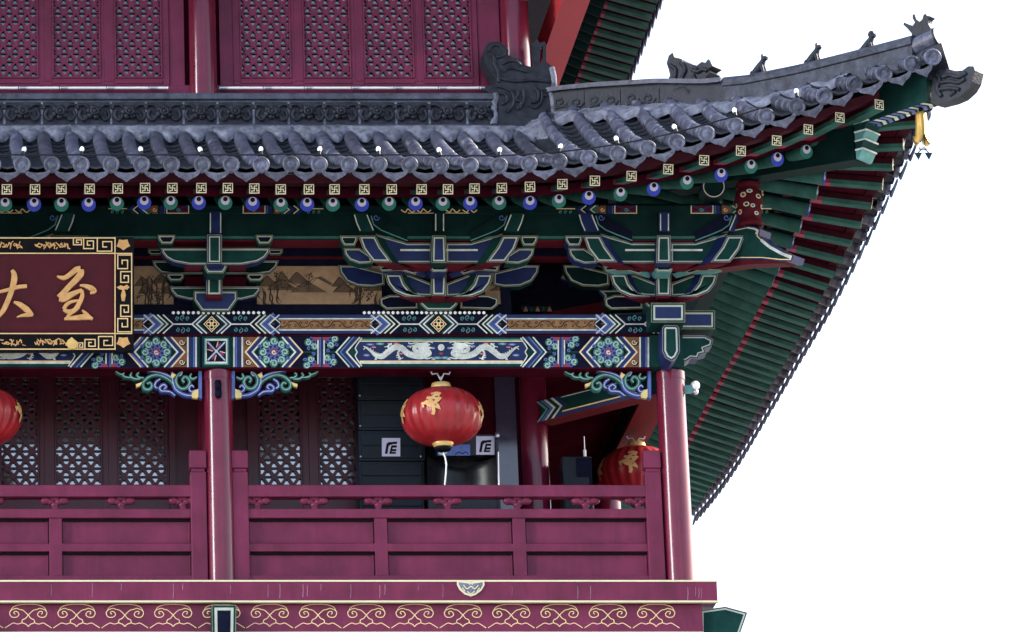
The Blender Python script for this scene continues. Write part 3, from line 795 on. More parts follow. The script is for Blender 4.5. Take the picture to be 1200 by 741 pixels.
for pts in ([(880,300),(905,320),(900,360),(870,390)], [(930,285),(950,320),(935,360),(960,400)], [(980,320),(1005,330),(1030,318),(1050,325)], [(985,345),(1000,372),(1020,368)], [(900,420),(940,405),(975,425)]): relief(m, pts, .028, 'ornament_clay', f)
p = f(1000, 318); m.ball(p, .03, 'ornament_clay', 8, 6)
m.build('dragon_figure', hip)
Z4 = zm(840, 0, 3.706)
def beast(dx, dy, k, name='beast_figure'):
    mb = MB(); f = lambda x, y, s=0: pixdiag(*Z4(x+dx, y+dy), 0)+dn*s
    cl = 'ornament_clay'
    mb.tube([f(165,338), f(172,315), f(188,290), f(200,268), f(203,255)], [.05, .058, .05, .036, .030], 10, cl)
    mb.ball(f(167,330), .062, cl, 10, 6)
    for s in (.025, -.025): mb.tube([f(196,285,s), f(204,305,s), f(209,340,s)], [.028, .02, .022], 8, cl)
    for s in (.04, -.04): mb.tube([f(168,325,s), f(186,330,s), f(184,344,s)], [.03, .028, .02], 8, cl)
    mb.tube([f(200,258), f(210,254), f(220,254 if k != 1 else 250)], [.036, .034, .018], 9, cl)
    mb.tube([f(198,255), f(196,240), f(199,234)], [.018, .013, .006], 7, cl)
    if k == 2: mb.ball(f(202,248), .045, cl, 9, 6)
    mb.tube(smooth([f(160,335), f(150,335), f(149,320), f(153,310)], 3), .016, 7, cl)
    mb.tube([f(150,352), f(222,335)], .04, 8, cl)
    return mb.build(name, hip)
beast(0, 0, 0); beast(235, -48, 1); beast(470, -98, 2)
m = MB(); out = [(846,188),(850,165),(845,145),(828,125),(810,108),(812,97),(824,103),(850,112),(860,98),(850,80),(850,64),(860,62),(866,84),(880,96),(892,84),(897,66),(906,59),(912,68),(928,72),(916,84),(916,100),(928,122),(922,148)]
trace(m, [Z4(*p) for p in out], -.05, .10, 'ornament_clay'); m.build('phoenix_figure', hip)
# round cap at the tip of the hip, with the dragon head on the beam end below it
m = MB(); a = pixdiag(1050, 68); b = pixdiag(1099, 44); m.tube([a, b], .115, 18, 'roof_tile'); m.tube([b, b+(b-a)*.05], .125, 18, 'ornament_clay'); m.build('ridge_cap', hip)
m = MB(); trace(m, [(1066,72),(1080,60),(1103,50),(1108,66),(1113,82),(1096,94),(1070,92)], -.10, .20, 'ornament_clay'); m.build('ridge_stop', hip)
m = MB(); Z3 = zm(1000, 0, 6.175)
out = [(575,555),(600,515),(640,500),(690,500),(740,515),(790,510),(830,480),(870,480),(880,510),(862,590),(830,645),(770,700),(700,730),(600,755),(560,745)]
trace(m, [Z3(*p) for p in out], -.13, .18, 'ornament_clay')
f = lambda x, y: pixdiag(*Z3(x, y), -.13)+dn*.008
for pts in ([(650,560),(700,545),(760,560),(820,530)], [(640,600),(700,590),(760,600),(810,570)], [(620,650),(700,640),(770,650)], [(600,540),(630,580),(610,640),(640,700)], [(700,690),(740,660)]): relief(m, pts, .026, 'ornament_clay', f)
m.build('dragon_head', hip)

# owl-tail ornament where the wall ridge meets the hip
ZW = zm(560, 40, 6.74); Yw = .98
m = MB()
out = [(45,130),(62,90),(100,62),(160,58),(208,82),(240,130),(236,168),(262,195),(300,190),(348,205),(378,248),(432,262),(432,228),(545,222),(582,252),(600,400),(592,560),(600,730),(150,730),(165,640),(160,520),(55,440),(60,412),(140,405),(140,362),(100,300),(62,232),(40,170)]
m.prism([pix(*ZW(*p), Yw) for p in out], (0, .34, 0), 'ornament_clay')
f = lambda x, y: pix(*ZW(x, y), Yw)+Vector((0, -.004, 0))
for pts in ([(80,140),(105,95),(160,90),(205,130),(190,175),(140,185)], [(110,160),(130,190),(130,240),(160,300),(165,380)], [(190,240),(240,215),(300,215),(340,250)], [(200,300),(250,270),(320,280),(390,300)], [(160,350),(300,375),(420,365),(570,380)],
            [(150,415),(220,430),(280,480),(280,560),(230,620)], [(170,470),(220,480),(230,530),(180,560)], [(290,440),(320,470),(300,520),(345,540),(310,600)], [(440,420),(480,470),(470,530),(420,540)], [(410,560),(450,585),(500,540),(510,460)], [(360,440),(365,520),(330,590)], [(500,440),(550,450)], [(500,480),(545,490)]):
    relief(m, pts, .022, 'ornament_clay', f)
m.build('owl_tail_ornament', ridge)
m = MB(); out = [(412,66),(440,78),(465,36),(488,70),(512,64),(524,58),(540,78),(540,222),(512,222),(515,95),(496,110),(490,222),(430,222),(432,100)]
m.prism([pix(*ZW(*p), Yw+.12) for p in out], (0, .08, 0), 'ornament_clay'); m.build('sword_hilt', ridge)
m = MB()                                        # mortar smeared down the end of the ornament and of the ridge
lumpy(m, [pix(580+random.uniform(-1.5,1.5), y, Yr-.02) for y in range(110, 150, 4)], .04, 'mortar'); m.build('mortar_patch', ridge); m = MB()
for x0, y0, x1, y1 in ((578,245,604,420), (575,440,600,640)): m.tube([pix(*ZW(x0+5, y0+20), Yw), pix(*ZW((x0+x1)/2+8, (y0+y1)/2), Yw), pix(*ZW(x1, y1), Yw)], .035, 8, 'mortar')
m.build('mortar_patch', ridge)
# carved tiles on the first stretch of the hip ridge
m = MB(); Zp = zm(560, 0, 3.9)
f = lambda x, y: pixdiag(*Zp(x, y), -.155)
for x0, x1 in ((345,485), (497,650), (660,828)):
    yy = lambda x: 425-(x-345)*.055
    m.face([f(x0,yy(x0)), f(x1,yy(x1)), f(x1,yy(x1)+90), f(x0,yy(x0)+98)], 'ornament_clay')
    cx = (x0+x1)/2; cy = yy(cx)+48
    for dx_ in (-38, 38):
        pts = [(cx+dx_+r_*math.cos(t), cy+r_*.85*math.sin(t)) for t, r_ in [(k*.8, 32-k*2.6) for k in range(11)]]
        m.tube([f(*p) for p in pts], .016, 6, 'ridge_clay')
    m.tube(smooth([f(cx-60, cy+30), f(cx-20, cy+15), f(cx+20, cy+30), f(cx+60, cy+10)], 4), .016, 6, 'ridge_clay')
m.build('scroll_tile', hip)

# ---------------------------------------------------------------- hip beam under the corner
m = MB()
def dbox(mb, t0, t1, z0a, z1a, z0b, z1b, hw, mt):
    P = []
    for (t, a, b) in ((t0, z0a, z1a), (t1, z0b, z1b)):
        c = Vector((A+t, -t, 0)); P.append([c+dn*hw+Vector((0,0,a)), c-dn*hw+Vector((0,0,a)), c-dn*hw+Vector((0,0,b)), c+dn*hw+Vector((0,0,b))])
    mb.hexa([P[0][0], P[1][0], P[1][1], P[0][1], P[0][3], P[1][3], P[1][2], P[0][2]], mt)
tn = pixdiag(1010, 170).x-A; zn1 = pixdiag(1010, 148).z; zn0 = pixdiag(1010, 190).z
te = pixdiag(1092, 100).x-A; ze1 = pixdiag(1090, 84).z; ze0 = pixdiag(1090, 122).z
ta = pixdiag(880, 212).x-A; za0, za1 = pixdiag(880, 212).z, pixdiag(880, 190).z
ka = (.15-ta)/(tn-ta); dbox(m, .15, tn-.02, lerp(za0, zn0, ka), lerp(za1, zn1, ka), zn0, zn1, .13, 'green_dark')
m.build('corner_beam', lower_roof)
m = MB(); dbox(m, tn-1.2, te, zn1-.12, zn1+.20, ze0, ze1, .12, 'green_paint')
ln = (te-tn+.9)
for k in range(11):                                   # feather pattern on the underside
    t = tn+.06 + k*(te-tn-.08)/11; u = (t-(tn-1.2))/(te-tn+1.2); z0 = lerp(zn1-.12, ze0, u)-.006
    c = Vector((A+t, -t, z0)); e = dg*.05+Vector((0, 0, (ze0-zn1+.12)/(te-tn+1.2)*.035))
    m.face([c+dn*.11, c+e-Vector((0,0,.004)), c-dn*.11, c-dn*.11+e, c+e*1.9-Vector((0,0,.004)), c+dn*.11+e], 'blue_pale' if k % 2 else 'white_line')
m.build('corner_beam', lower_roof)
m = MB()
base = Vector((A+tn, -tn, 0))
for k in range(4):
    z0 = lerp(zn0, zn1, k/4); z1 = lerp(zn0, zn1, (k+1)/4)
    p = [base+dn*.135+Vector((0,0,z0)), base+dn*.135+Vector((0,0,z1)), base-dn*.135+Vector((0,0,z1)), base-dn*.135+Vector((0,0,z0))]
    off = .03+.03*k
    m.hexa([p[0], p[0]+dg*off, p[3]+dg*off, p[3], p[1], p[1]+dg*(off+.07), p[2]+dg*(off+.07), p[2]], 'teal_pale' if k % 2 == 0 else 'green_paint')
    m.box(0,0,0,0,0,0,'white_line') if False else None
    q = [p[0]+dn*.003, p[0]+dg*off+dn*.003]
    m.tube([p[1]+dn*.004, p[1]+dg*(off+.072), p[2]+dg*(off+.072)], .012, 6, 'white_line')
m.build('carved_beam_end', lower_roof)

# ---------------------------------------------------------------- upper roof: its side eave passes behind
up = empty('upper_roof', (A-YB, 6, 8.8), parent=T)
XU = 9.70; ZU = pixX(752, 48, XU).z
def upx(f_): return f_
bo = MB(); yv = -1.0; i = 0
def at(x): return Vector((x, 0, 0))
XR, ZRd = 9.02, ZU+.02
slope = .36
while yv < 12:
    fl, s = Vector((XU, yv, ZU)), Vector((XU-.98, yv, ZU+.30))
    mb = MB(); d, side, upv = section(fl-s); h = .062
    ring = lambda p: [p+side*a*h+upv*b*h for a, b in ((-1,-1),(1,-1),(1,1),(-1,1))]
    mid = s.lerp(fl, .42); 
    for P, Q, mt in ((ring(s), ring(mid), 'pink_paint'), (ring(mid), ring(fl), 'rafter_green')):
        P2 = [P[0], P[1], P[1].lerp(P[2], .42), P[0].lerp(P[3], .42)]; Q2 = [Q[0], Q[1], Q[1].lerp(Q[2], .42), Q[0].lerp(Q[3], .42)]
        mb.hexa(P2+Q2, mt); mb.hexa([P2[3], P2[2], P[2], P[3], Q2[3], Q2[2], Q[2], Q[3]], 'rafter_red')
    mb.build('flying_rafter', up)
    mb = MB(); r = Vector((XU-.66, yv, ZU+.05)); q = Vector((7.6, yv, ZU+.05+(XU-.66-7.6)*.45)); mb.tube([q, r], .083, 12, 'green_dark'); mb.build('round_rafter', up)
    yv += .32; i += 1
m = MB(); zq = lambda x, z: [(x, -1.5, z), (x, 13, z)]
m.face(zq(XU, ZU+.07)+zq(XU-1.0, ZU+.37)[::-1], 'red_dark'); m.face(zq(XU-.66, ZU+.145)+zq(7.5, ZU+.145+(XU-.66-7.5)*.45)[::-1], 'green_dark')
m.hexa([(XU-.02,-1.5,ZU+.07),(XU+.03,-1.5,ZU+.07),(XU+.03,13,ZU+.07),(XU-.02,13,ZU+.07),(XU-.02,-1.5,ZU+.15),(XU+.05,-1.5,ZU+.15),(XU+.05,13,ZU+.15),(XU-.02,13,ZU+.15)], 'red_paint')
m.build('roof_boards', up)
yv = -.9
while yv < 12:
    mb = MB(); hp = [(1,-.02),(1,.06),(.62,.15),(.25,.2),(0,.27),(-.25,.2),(-.62,.15),(-1,.06),(-1,-.02)]
    mb.prism([(XU+.09-q*.12, yv+.15*x_, ZU+.17-q*.75) for x_, q in hp], (.02, 0, .01), 'roof_tile_face'); mb.build('drip_tile', up); yv += .338
m = MB(); m.hexa([(-8,-.9,ZU),(XU+.1,-.9,ZU),(XU+.1,13,ZU),(-8,13,ZU),(-8,2.5,ZU+1.9),(6.5,2.5,ZU+1.9),(6.5,11,ZU+1.9),(-8,11,ZU+1.9)], 'roof_dark')
m.v = [(x, y, z+.2) for x, y, z in m.v]; m.build('roof_slope', up)
m = MB(); zb_ = pixX(650, 40, 8.05).z; m.box(8.0, 8.34, -.5, 12, zb_, zb_+.4, 'red_bright'); m.build('eave_beam', up)

# ---------------------------------------------------------------- beams round the gallery
YA = -.17
zt, zbm = pix(0, 394.5, YA).z, pix(0, 431, YA).z
xR = pix(764, 410, YA).x
def chevron(pa, x, d, y0, y1, w, mname, L, run=None):
    ym = (y0+y1)/2; r_ = run if run is not None else (y1-y0)/2*1.0
    pa.stroke([(x+d*r_, y0), (x, ym), (x+d*r_, y1)], w, mname, L)
def flower(pa, cx, cy, r, ya, yb, xa=None, xb=None, rot=0):
    """rosette of curls, cut off at the beam edges"""
    def ok(x, y, m_=0): return ya+m_ < y < yb-m_ and (xa is None or xa < x < xb)
    n = 8
    for k in range(n):
        a = 2*math.pi*k/n+rot; x, y = cx+r*.76*math.cos(a), cy+r*.76*math.sin(a)
        if ok(x, y, r*.13): pa.disc(x, y, r*.30, 'green_mid', 1, 9); pa.curl(x, y, r*.26, math.degrees(a)+100, 1.2, r*.10, 'teal_line', 2, 9)
    for k in range(n):
        a = 2*math.pi*(k+.5)/n+rot; x, y = cx+r*1.02*math.cos(a), cy+r*1.02*math.sin(a)
        if ok(x, y, r*.10) and abs(x-cx) < r*1.05: pa.curl(x, y, r*.15, math.degrees(a)-60, 1.0, r*.08, 'blue_pale', 2, 7)
    for k in range(n):
        a = 2*math.pi*k/n+rot+.2; x, y = cx+r*.40*math.cos(a), cy+r*.40*math.sin(a)
        if ok(x, y, r*.08): pa.disc(x, y, r*.17, 'blue_pale', 3, 8); pa.disc(x, y, r*.11, 'blue_paint', 4, 7)
    if ok(cx, cy): pa.disc(cx, cy, r*.25, 'pink_paint', 5, 10); pa.curl(cx, cy, r*.17, 20, 1.0, r*.08, 'white_line', 6, 8)
    else:
        sgn = 1 if cy < (ya+yb)/2 else -1
        pts = [(cx+r*.27*math.cos(t), (ya if sgn > 0 else yb)+sgn*r*.27*math.sin(t)) for t in [math.pi*q/8 for q in range(9)]]
        pa.poly(pts, 'pink_paint', 5)
def half_beam(pa, cx, sg, full=True):
    X = lambda x: cx+sg*(x-517)              # traced on the left half of the middle beam; sg mirrors it
    y0, y1 = 395.2, 430.3; ym = (y0+y1)/2
    V = lambda a, b, mname, L=0: pa.poly([(X(a), y0), (X(b), y0), (X(b), y1), (X(a), y1)], mname, L)
    V(270, 273, 'green_paint'); V(273.3, 275.2, 'white_line'); V(275.2, 283, 'blue_paint'); V(276, 277.6, 'blue_pale', 1); V(283, 284.8, 'white_line', 1)
    pa.poly([(X(284.8), y0), (X(303), y0), (X(288.5), ym), (X(303), y1), (X(284.8), y1)], 'orange_paint', 0)
    for yy in (y0+6, y1-6):
        pa.curl(X(290.5), yy, 4.6, 0, 1.0, 2.0, 'black_paint', 1, 8); pa.curl(X(291), yy, 3.6, 0, 1.2, .9, 'cream_line', 2, 8); pa.disc(X(290.5), yy, 1.2, 'red_line', 1, 6)
    def chv(x, d, w, mname, L, run=15.5): pa.stroke([(X(x+d*run), y0), (X(x), ym), (X(x+d*run), y1)], w, mname, L)
    for xx, d in ((287.5, 1), (354.5, -1)):
        chv(xx+d*0, d, 1.5, 'gold_line', 2); chv(xx+d*2.2, d, 3.0, 'blue_pale', 1); chv(xx+d*5.0, d, 4.4, 'blue_paint', 1); chv(xx+d*8.4, d, 1.9, 'white_line', 2); chv(xx+d*10.6, d, 2.8, 'green_paint', 1)
    flower(pa, X(321), ym, 17.2, y0, y1)
    # split rosettes on both sides of the upright band
    pa.stroke([(X(356), ym), (X(371), ym)], 2.2, 'green_paint', 0); pa.stroke([(X(380), ym), (X(394), ym)], 2.2, 'green_paint', 0)
    for a, b in ((357, 372), (380, 395)):
        for cy in (y0, y1): flower(pa, X(370.5 if a < 370 else 381.5), cy, 15, y0, y1, min(X(a), X(b)), max(X(a), X(b)), .2)
    V(371.8, 373.4, 'white_line', 1); V(373.4, 379, 'blue_paint', 0); V(374.4, 375.8, 'blue_pale', 1); V(379, 380.6, 'white_line', 1)
    chv(394, 1, 1.6, 'white_line', 2); chv(396.4, 1, 3.2, 'green_paint', 1); chv(399.6, 1, 2.6, 'blue_pale', 1); chv(402.6, 1, 4.2, 'blue_paint', 1); chv(406.2, 1, 1.8, 'white_line', 2)
    pa.poly([(X(409), ym), (X(413.5), ym-5.5), (X(416), ym-4), (X(417.5), ym), (X(416), ym+4), (X(413.5), ym+5.5)], 'green_paint', 2)
    pa.stroke([(X(424), y0+1), (X(418), ym-8), (X(416.2), ym-4.5), (X(418.6), ym), (X(416.2), ym+4.5), (X(418), ym+8), (X(424), y1-1)], 1.3, 'white_line', 3)
    for ya_, yb_, mname, L in ((y0+.2, y0+2.2, 'green_paint', 1), (y0+2.2, y0+4.4, 'teal_pale', 1), (y0+4.4, y0+5.4, 'gold_line', 2), (y1-7.6, y1-6.4, 'gold_line', 2), (y1-6.4, y1-3.8, 'white_line', 1), (y1-3.8, y1-.4, 'green_paint', 1)):
        pa.poly([(X(421.5), ya_), (X(517), ya_), (X(517), yb_), (X(421.5), yb_)], mname, L)
    pa.poly([(X(418), y0+6), (X(517), y0+6), (X(517), y1-8), (X(418), y1-8)], 'blue_paint', 0)
def dragon(pa, cx, sg):
    Q = lambda x, y: (cx+sg*(x-600)/5.714*1.0, 360+y/5.714)
    S = lambda pts, w, mname='white_line', L=4: pa.stroke([(p.x, p.y) for p in [Vector((*q, 0)) for q in [tuple(Q(a.x, a.y)) for a in smooth([(x, y, 0) for x, y in pts], 5)]]], w, mname, L)
    def W(n, *ws): return [interp([(i/(len(ws)-1), w) for i, w in enumerate(ws)], k/(n-1)) for k in range(n)]
    body = [(95,268),(130,295),(165,325),(205,330),(245,300),(290,270),(335,275),(375,310),(420,325),(470,330),(520,312),(500,290),(450,300),(420,285),(430,262),(470,258)]
    n = (len(body)-1)*5+1; S(body, W(n, *[1.75*q for q in ( 1.0, 1.8, 2.8, 3.6, 3.8, 4.0, 4.0, 4.0, 4.0, 3.8, 3.0, 3.0, 3.0, 2.6, 2.8, 3.0)]))
    sb = smooth([(x, y, 0) for x, y in body], 5)
    for k in range(4, len(sb)-14, 2):                     # back fins and belly scales
        d_ = (sb[k+1]-sb[k-1]).normalized(); nn_ = Vector((d_.y, -d_.x, 0)); ww = 13 if k > 8 else 8
        S([tuple((sb[k]+nn_*ww*.6)[:2]), tuple((sb[k]+nn_*(ww+9)-d_*5)[:2])], .9); S([tuple((sb[k]-nn_*ww*.75)[:2]), tuple((sb[k]-nn_*ww*.1)[:2])], .35, 'blue_pale', 6)
    for x, y in ((310,318),(255,250),(165,345),(548,345),(325,345)):     # claws
        for q in (-8, 0, 8): S([(x, y), (x+q-4, y+(9 if y > 300 else -7))], .7)
    pa.poly([Q(*p) for p in [(425,262),(455,240),(495,236),(530,250),(512,262),(545,272),(520,282),(490,278),(455,285)]], 'white_line', 5)
    S([(460,245),(430,240),(395,246),(380,238)], 1.3); S([(450,255),(410,258),(390,272)], 1.2); S([(500,240),(520,232),(545,240)], 1.0)
    S([(330,280),(310,310),(325,345)], 2.2); S([(300,335),(325,345),(345,340)], 1.0); S([(470,330),(500,345),(540,338)], 1.6)
    S([(205,330),(170,335),(160,352)], 2.1); S([(260,290),(245,262),(270,244)], 2.1); S([(140,300),(120,285),(80,262)], 1.2); S([(95,270),(80,285)], 1.0)
    S([(540,338),(560,352)], 1.0); S([(245,262),(220,268)], .9)
    for x, y, rx, mname in ((125,250,28,'blue_pale'), (190,246,30,'teal_pale'), (300,243,24,'pink_paint'), (100,322,24,'blue_pale'), (150,268,16,'pink_paint'), (235,292,14,'pink_paint'), (385,262,14,'blue_pale'), (545,275,16,'blue_pale'), (575,340,30,'teal_pale'), (330,312,16,'pink_paint')):
        c = Q(x, y); pa.disc(c[0], c[1], rx/5.714, mname, 2, 9, ry=1.6)
        pa.stroke([(c[0]-2, c[1]), (c[0]+2, c[1]+.3)], .6, 'white_line', 3)
m = MB(); m.box(-8, xR, YA, .17, zbm, zt, 'navy_dark'); m.box(-8, xR, YA+.002, .168, zbm-.012, zbm, 'red_dark')
pa = Paint(m, YA)
half_beam(pa, 517, 1); half_beam(pa, 517, -1); dragon(pa, 517, 1); dragon(pa, 517, -1)
pa.disc(517, 407.3, 3.9, 'white_line', 5, 12); pa.disc(517, 414.5, 2.6, 'pink_paint', 5, 8, ry=1.6)
half_beam(pa, -13, -1); half_beam(pa, -13, 1); dragon(pa, -13, 1); dragon(pa, -13, -1)
m.build('architrave', T)
def head_block(cx, Yf, w=16.5):
    mb = MB(); y0, y1 = 394, 430; mb.box(pix(cx-w, 410, Yf).x, pix(cx+w, 410, Yf).x, Yf, .1, pix(0, y1, Yf).z, pix(0, y0, Yf).z, 'green_paint')
    p = Paint(mb, Yf); p.rect(cx-14, 396.5, cx+14, 427.5, 'teal_pale', 0); p.rect(cx-12.7, 397.5, cx+12.7, 426.2, 'white_line', 1); p.rect(cx-11.3, 399.5, cx+11.3, 424, 'black_paint', 2)
    c = 411.7
    for k in range(4):
        a = math.pi/4+k*math.pi/2; rot = lambda u, v: (cx+(u*math.cos(a)-v*math.sin(a)), c+(u*math.sin(a)+v*math.cos(a))*1.05)
        p.stroke([rot(0, 0), rot(14.5, 0)], 2.4, 'blue_pale', 3); p.stroke([rot(0, 0), rot(14.5, 0)], .9, 'white_line', 4)
        p.poly([rot(2, -1.5), rot(9, -7.5), rot(7.2, -3.6), rot(11, -3.0), rot(6, -1.2)], 'pink_paint', 3); p.stroke([rot(3, -3), rot(9, -6)], .8, 'white_line', 4)
    p.disc(cx, c, 1.7, 'white_line', 5, 8)
    return mb.build('painted_block', T, bevel=.008)
head_block(253.5, -.205)
# painted plate on top of the architrave
YP = -.22
m = MB(); m.box(-8, pix(762, 380, YP).x, YP, .22, pix(0, 391.5, YP).z, pix(0, 368.5, YP).z, 'navy_dark'); m.box(-8, xR-.02, YA-.02, .15, zt, pix(0, 391.5, YP).z, 'red_dark')
pa = Paint(m, YP)
def plate_motif(cx, sides=(1, -1)):
    y0, y1 = 369, 391; ym = 380; h = 11
    for s in sides:
        ch = lambda x, d, w, mname, L=1: pa.stroke([(cx+s*(x+d*12), y0), (cx+s*x, ym), (cx+s*(x+d*12), y1)], w, mname, L)
        ch(23, -1, 1.5, 'white_line', 2); ch(20, -1, 1.8, 'blue_paint'); ch(17.6, -1, 1.5, 'white_line', 2); ch(15, -1, 2.2, 'green_paint')
        pa.stroke([(cx+s*23, ym), (cx+s*45, ym)], 1.4, 'white_line', 2); ch(45, 1, 1.4, 'white_line', 2)
        for yy, q in ((y0, 1), (y1, -1)):
            for dx_, r_ in ((28, 2.6), (34, 3.2), (40, 2.6)):
                pa.curl(cx+s*dx_, yy+q*(3.6 if dx_ == 34 else 4.2), r_, 90*q, 1.1, .8, 'teal_pale', 2, 8)
            pa.disc(cx+s*34, yy+q*1.1, 1.6, 'pink_paint' if q < 0 else 'blue_pale', 2, 7, ry=1)
        ch(48.5, 1, 2.4, 'black_paint'); ch(51.5, 1, 1.5, 'white_line', 2); ch(54, 1, 2.4, 'green_paint'); ch(57, 1, 1.5, 'white_line', 2); ch(62, 1, 6.5, 'blue_pale', 0); ch(61, 1, .7, 'blue_paint', 1); ch(63.4, 1, .7, 'navy_dark', 1); ch(67.4, 1, 1.5, 'white_line', 2)
        pa.stroke([(cx+s*79, y0), (cx+s*69, ym-1), (cx+s*74, ym)], .1, 'white_line', 2)
        pa.stroke([(cx+s*68.8, y0), (cx+s*80.2, ym-1.2)], 1.0, 'white_line', 2); pa.stroke([(cx+s*68.8, y1), (cx+s*80.2, ym+1.2)], 1.0, 'white_line', 2)
        pa.poly([(cx+s*72, y0), (cx+s*80, y0), (cx+s*80, ym-3)], 'blue_pale', 0); pa.poly([(cx+s*72, y1), (cx+s*80, y1), (cx+s*80, ym+3)], 'blue_pale', 0)
    for r_, mname, L in ((9.6, 'gold_line', 2), (8.2, 'black_paint', 3)): pa.poly([(cx-r_, ym), (cx, ym-r_), (cx+r_, ym), (cx, ym+r_)], mname, L)
    for k in range(4): pa.ring(cx+3.6*math.cos(k*math.pi/2), ym+3.6*math.sin(k*math.pi/2), 2.3, 1.0, 'gold_line', 4, 9)
    pa.disc(cx, ym, 1.7, 'gold_line', 5, 8); pa.disc(cx, ym, .8, 'red_line', 6, 6)
def plate_band(x0, x1):
    y0, y1 = 369, 391
    pa.rect(x0-8, y0, x1+8, 373.3, 'blue_paint', 0); pa.rect(x0-8, 387.3, x1+8, y1, 'blue_paint', 0)
    pa.rect(x0-3, 373, x1+3, 374.5, 'white_line', 1); pa.rect(x0-3, 386, x1+3, 387.6, 'white_line', 1)
    pa.poly([(x0-2, 375), (x1+2, 375), (x1, 378), (x1+3, 380), (x1, 382.5), (x1+2, 385.6), (x0-2, 385.6), (x0, 382.5), (x0-3, 380), (x0, 378)], 'brown_band', 0)
    n = max(2, int((x1-x0)/13))
    for k in range(n):
        c = x0+(k+.5)*(x1-x0)/n; s = 1 if k % 2 else -1
        pa.stroke([(p.x, p.y) for p in smooth([(c-6.5, 380-s*3.6, 0), (c-2, 380-s*2.5, 0), (c+2, 380+s*2.5, 0), (c+6.5, 380+s*3.6, 0)], 4)], 1.0, 'black_paint', 1)
        pa.curl(c+3, 380-s*1.6, 2.2, 90, 1.0, .8, 'black_paint', 1, 8); pa.curl(c-3.5, 380+s*1.8, 1.8, 270, 1.0, .7, 'black_paint', 1, 8)
for c in (248, 514, -18): plate_motif(c)
plate_motif(778, (-1,))
plate_band(330, 434); plate_band(596, 696); plate_band(64, 166); plate_band(-200, -100)
m.build('plate_beam', T)
# side beams, ends crossing at the corner
m = MB(); m.box(A-.17, A+.17, .18, 12, zbm, zt, 'red_line'); m.box(A-.172, A+.172, .18, 12, zbm+.05, zt-.05, 'green_dark'); m.box(A-.22, A+.22, .18, 12, pix(0, 391.5, YP).z, pix(0, 368.5, YP).z, 'green_dark'); m.build('side_architrave', T)
m = MB()
edged(m, [(765,393),(826,393),(836,398),(834,406),(826,409),(828,414),(820,416),(818,421),(810,420),(804,424),(795,424),(788,429),(765,429)], -.10, .22, 'blue_paint', 'green_paint', 2.0, 3.4)
m.build('beam_end', T)
m = MB(); edged(m, [(782,364),(838,364),(838,386),(782,386)], -.14, .3, 'green_paint', 'blue_paint', 2.4, 4.4); m.build('beam_end', T)
m = MB(); edged(m, [(763,355),(803,355),(803,378),(763,378)], -.62, .45, 'green_paint', 'blue_paint', 2.6, 4.8); m.build('beam_end', T, bevel=.008)
m = MB(); edged(m, [(776,384),(779,381),(793,381),(796,384),(797,412),(793,420),(787,424),(780,420),(776,412)], -.56, .42, 'blue_paint', 'green_paint', 2.6, 4.6)
m.build('beam_end', T)
m = MB(); m.box(A-.24, A+.14, -.215, .24, zbm, zt+.002, 'green_paint'); m.build('beam_end', T)
# beam that ties the corner column to the inner one
m = MB(); a = Vector((A-.08, .08, 0)); b = Vector((XI+.14, YB-.14, 0)); z1_, z0_ = 2.52, 2.22
zt2 = pix(700, 455, .7).z; zb2_ = pix(700, 479, .7).z
P = [a-dn*-.10, a-dn*.10, b-dn*.10, b-dn*-.10]
P0 = [p+Vector((0,0,zb2_)) for p in P]; P1 = [p+Vector((0,0,zt2)) for p in P]; m.hexa(P0+P1, 'green_paint')
u = (b-a).normalized(); L_ = (b-a).length; H_ = zt2-zb2_
fF = lambda x, y, e: a + dn*(.10+e) + u*(x*L_) + Vector((0,0,zb2_+y*H_))
pa = Paint(m, 0, fF)
pa.poly([(0,0),(1,0),(1,.2),(0,.2)], 'blue_paint', 0); pa.poly([(.1,.2),(.82,.2),(.82,.26),(.1,.26)], 'gold_line', 1); pa.poly([(.1,.9),(.82,.9),(.82,.94),(.1,.94)], 'white_line', 1)
for x, mname in ((.80,'blue_paint'),(.84,'white_line'),(.87,'green_paint'),(.90,'white_line'),(.93,'blue_pale'),(.965,'teal_pale')): pa.stroke([(x+.06,0),(x-.02,.5),(x+.06,1)], .022, mname, 2)
m.hexa([p-Vector((0,0,.016)) for p in P0]+[p-Vector((0,0,.001)) for p in P0], 'red_line')
m.build('tie_beam', T)

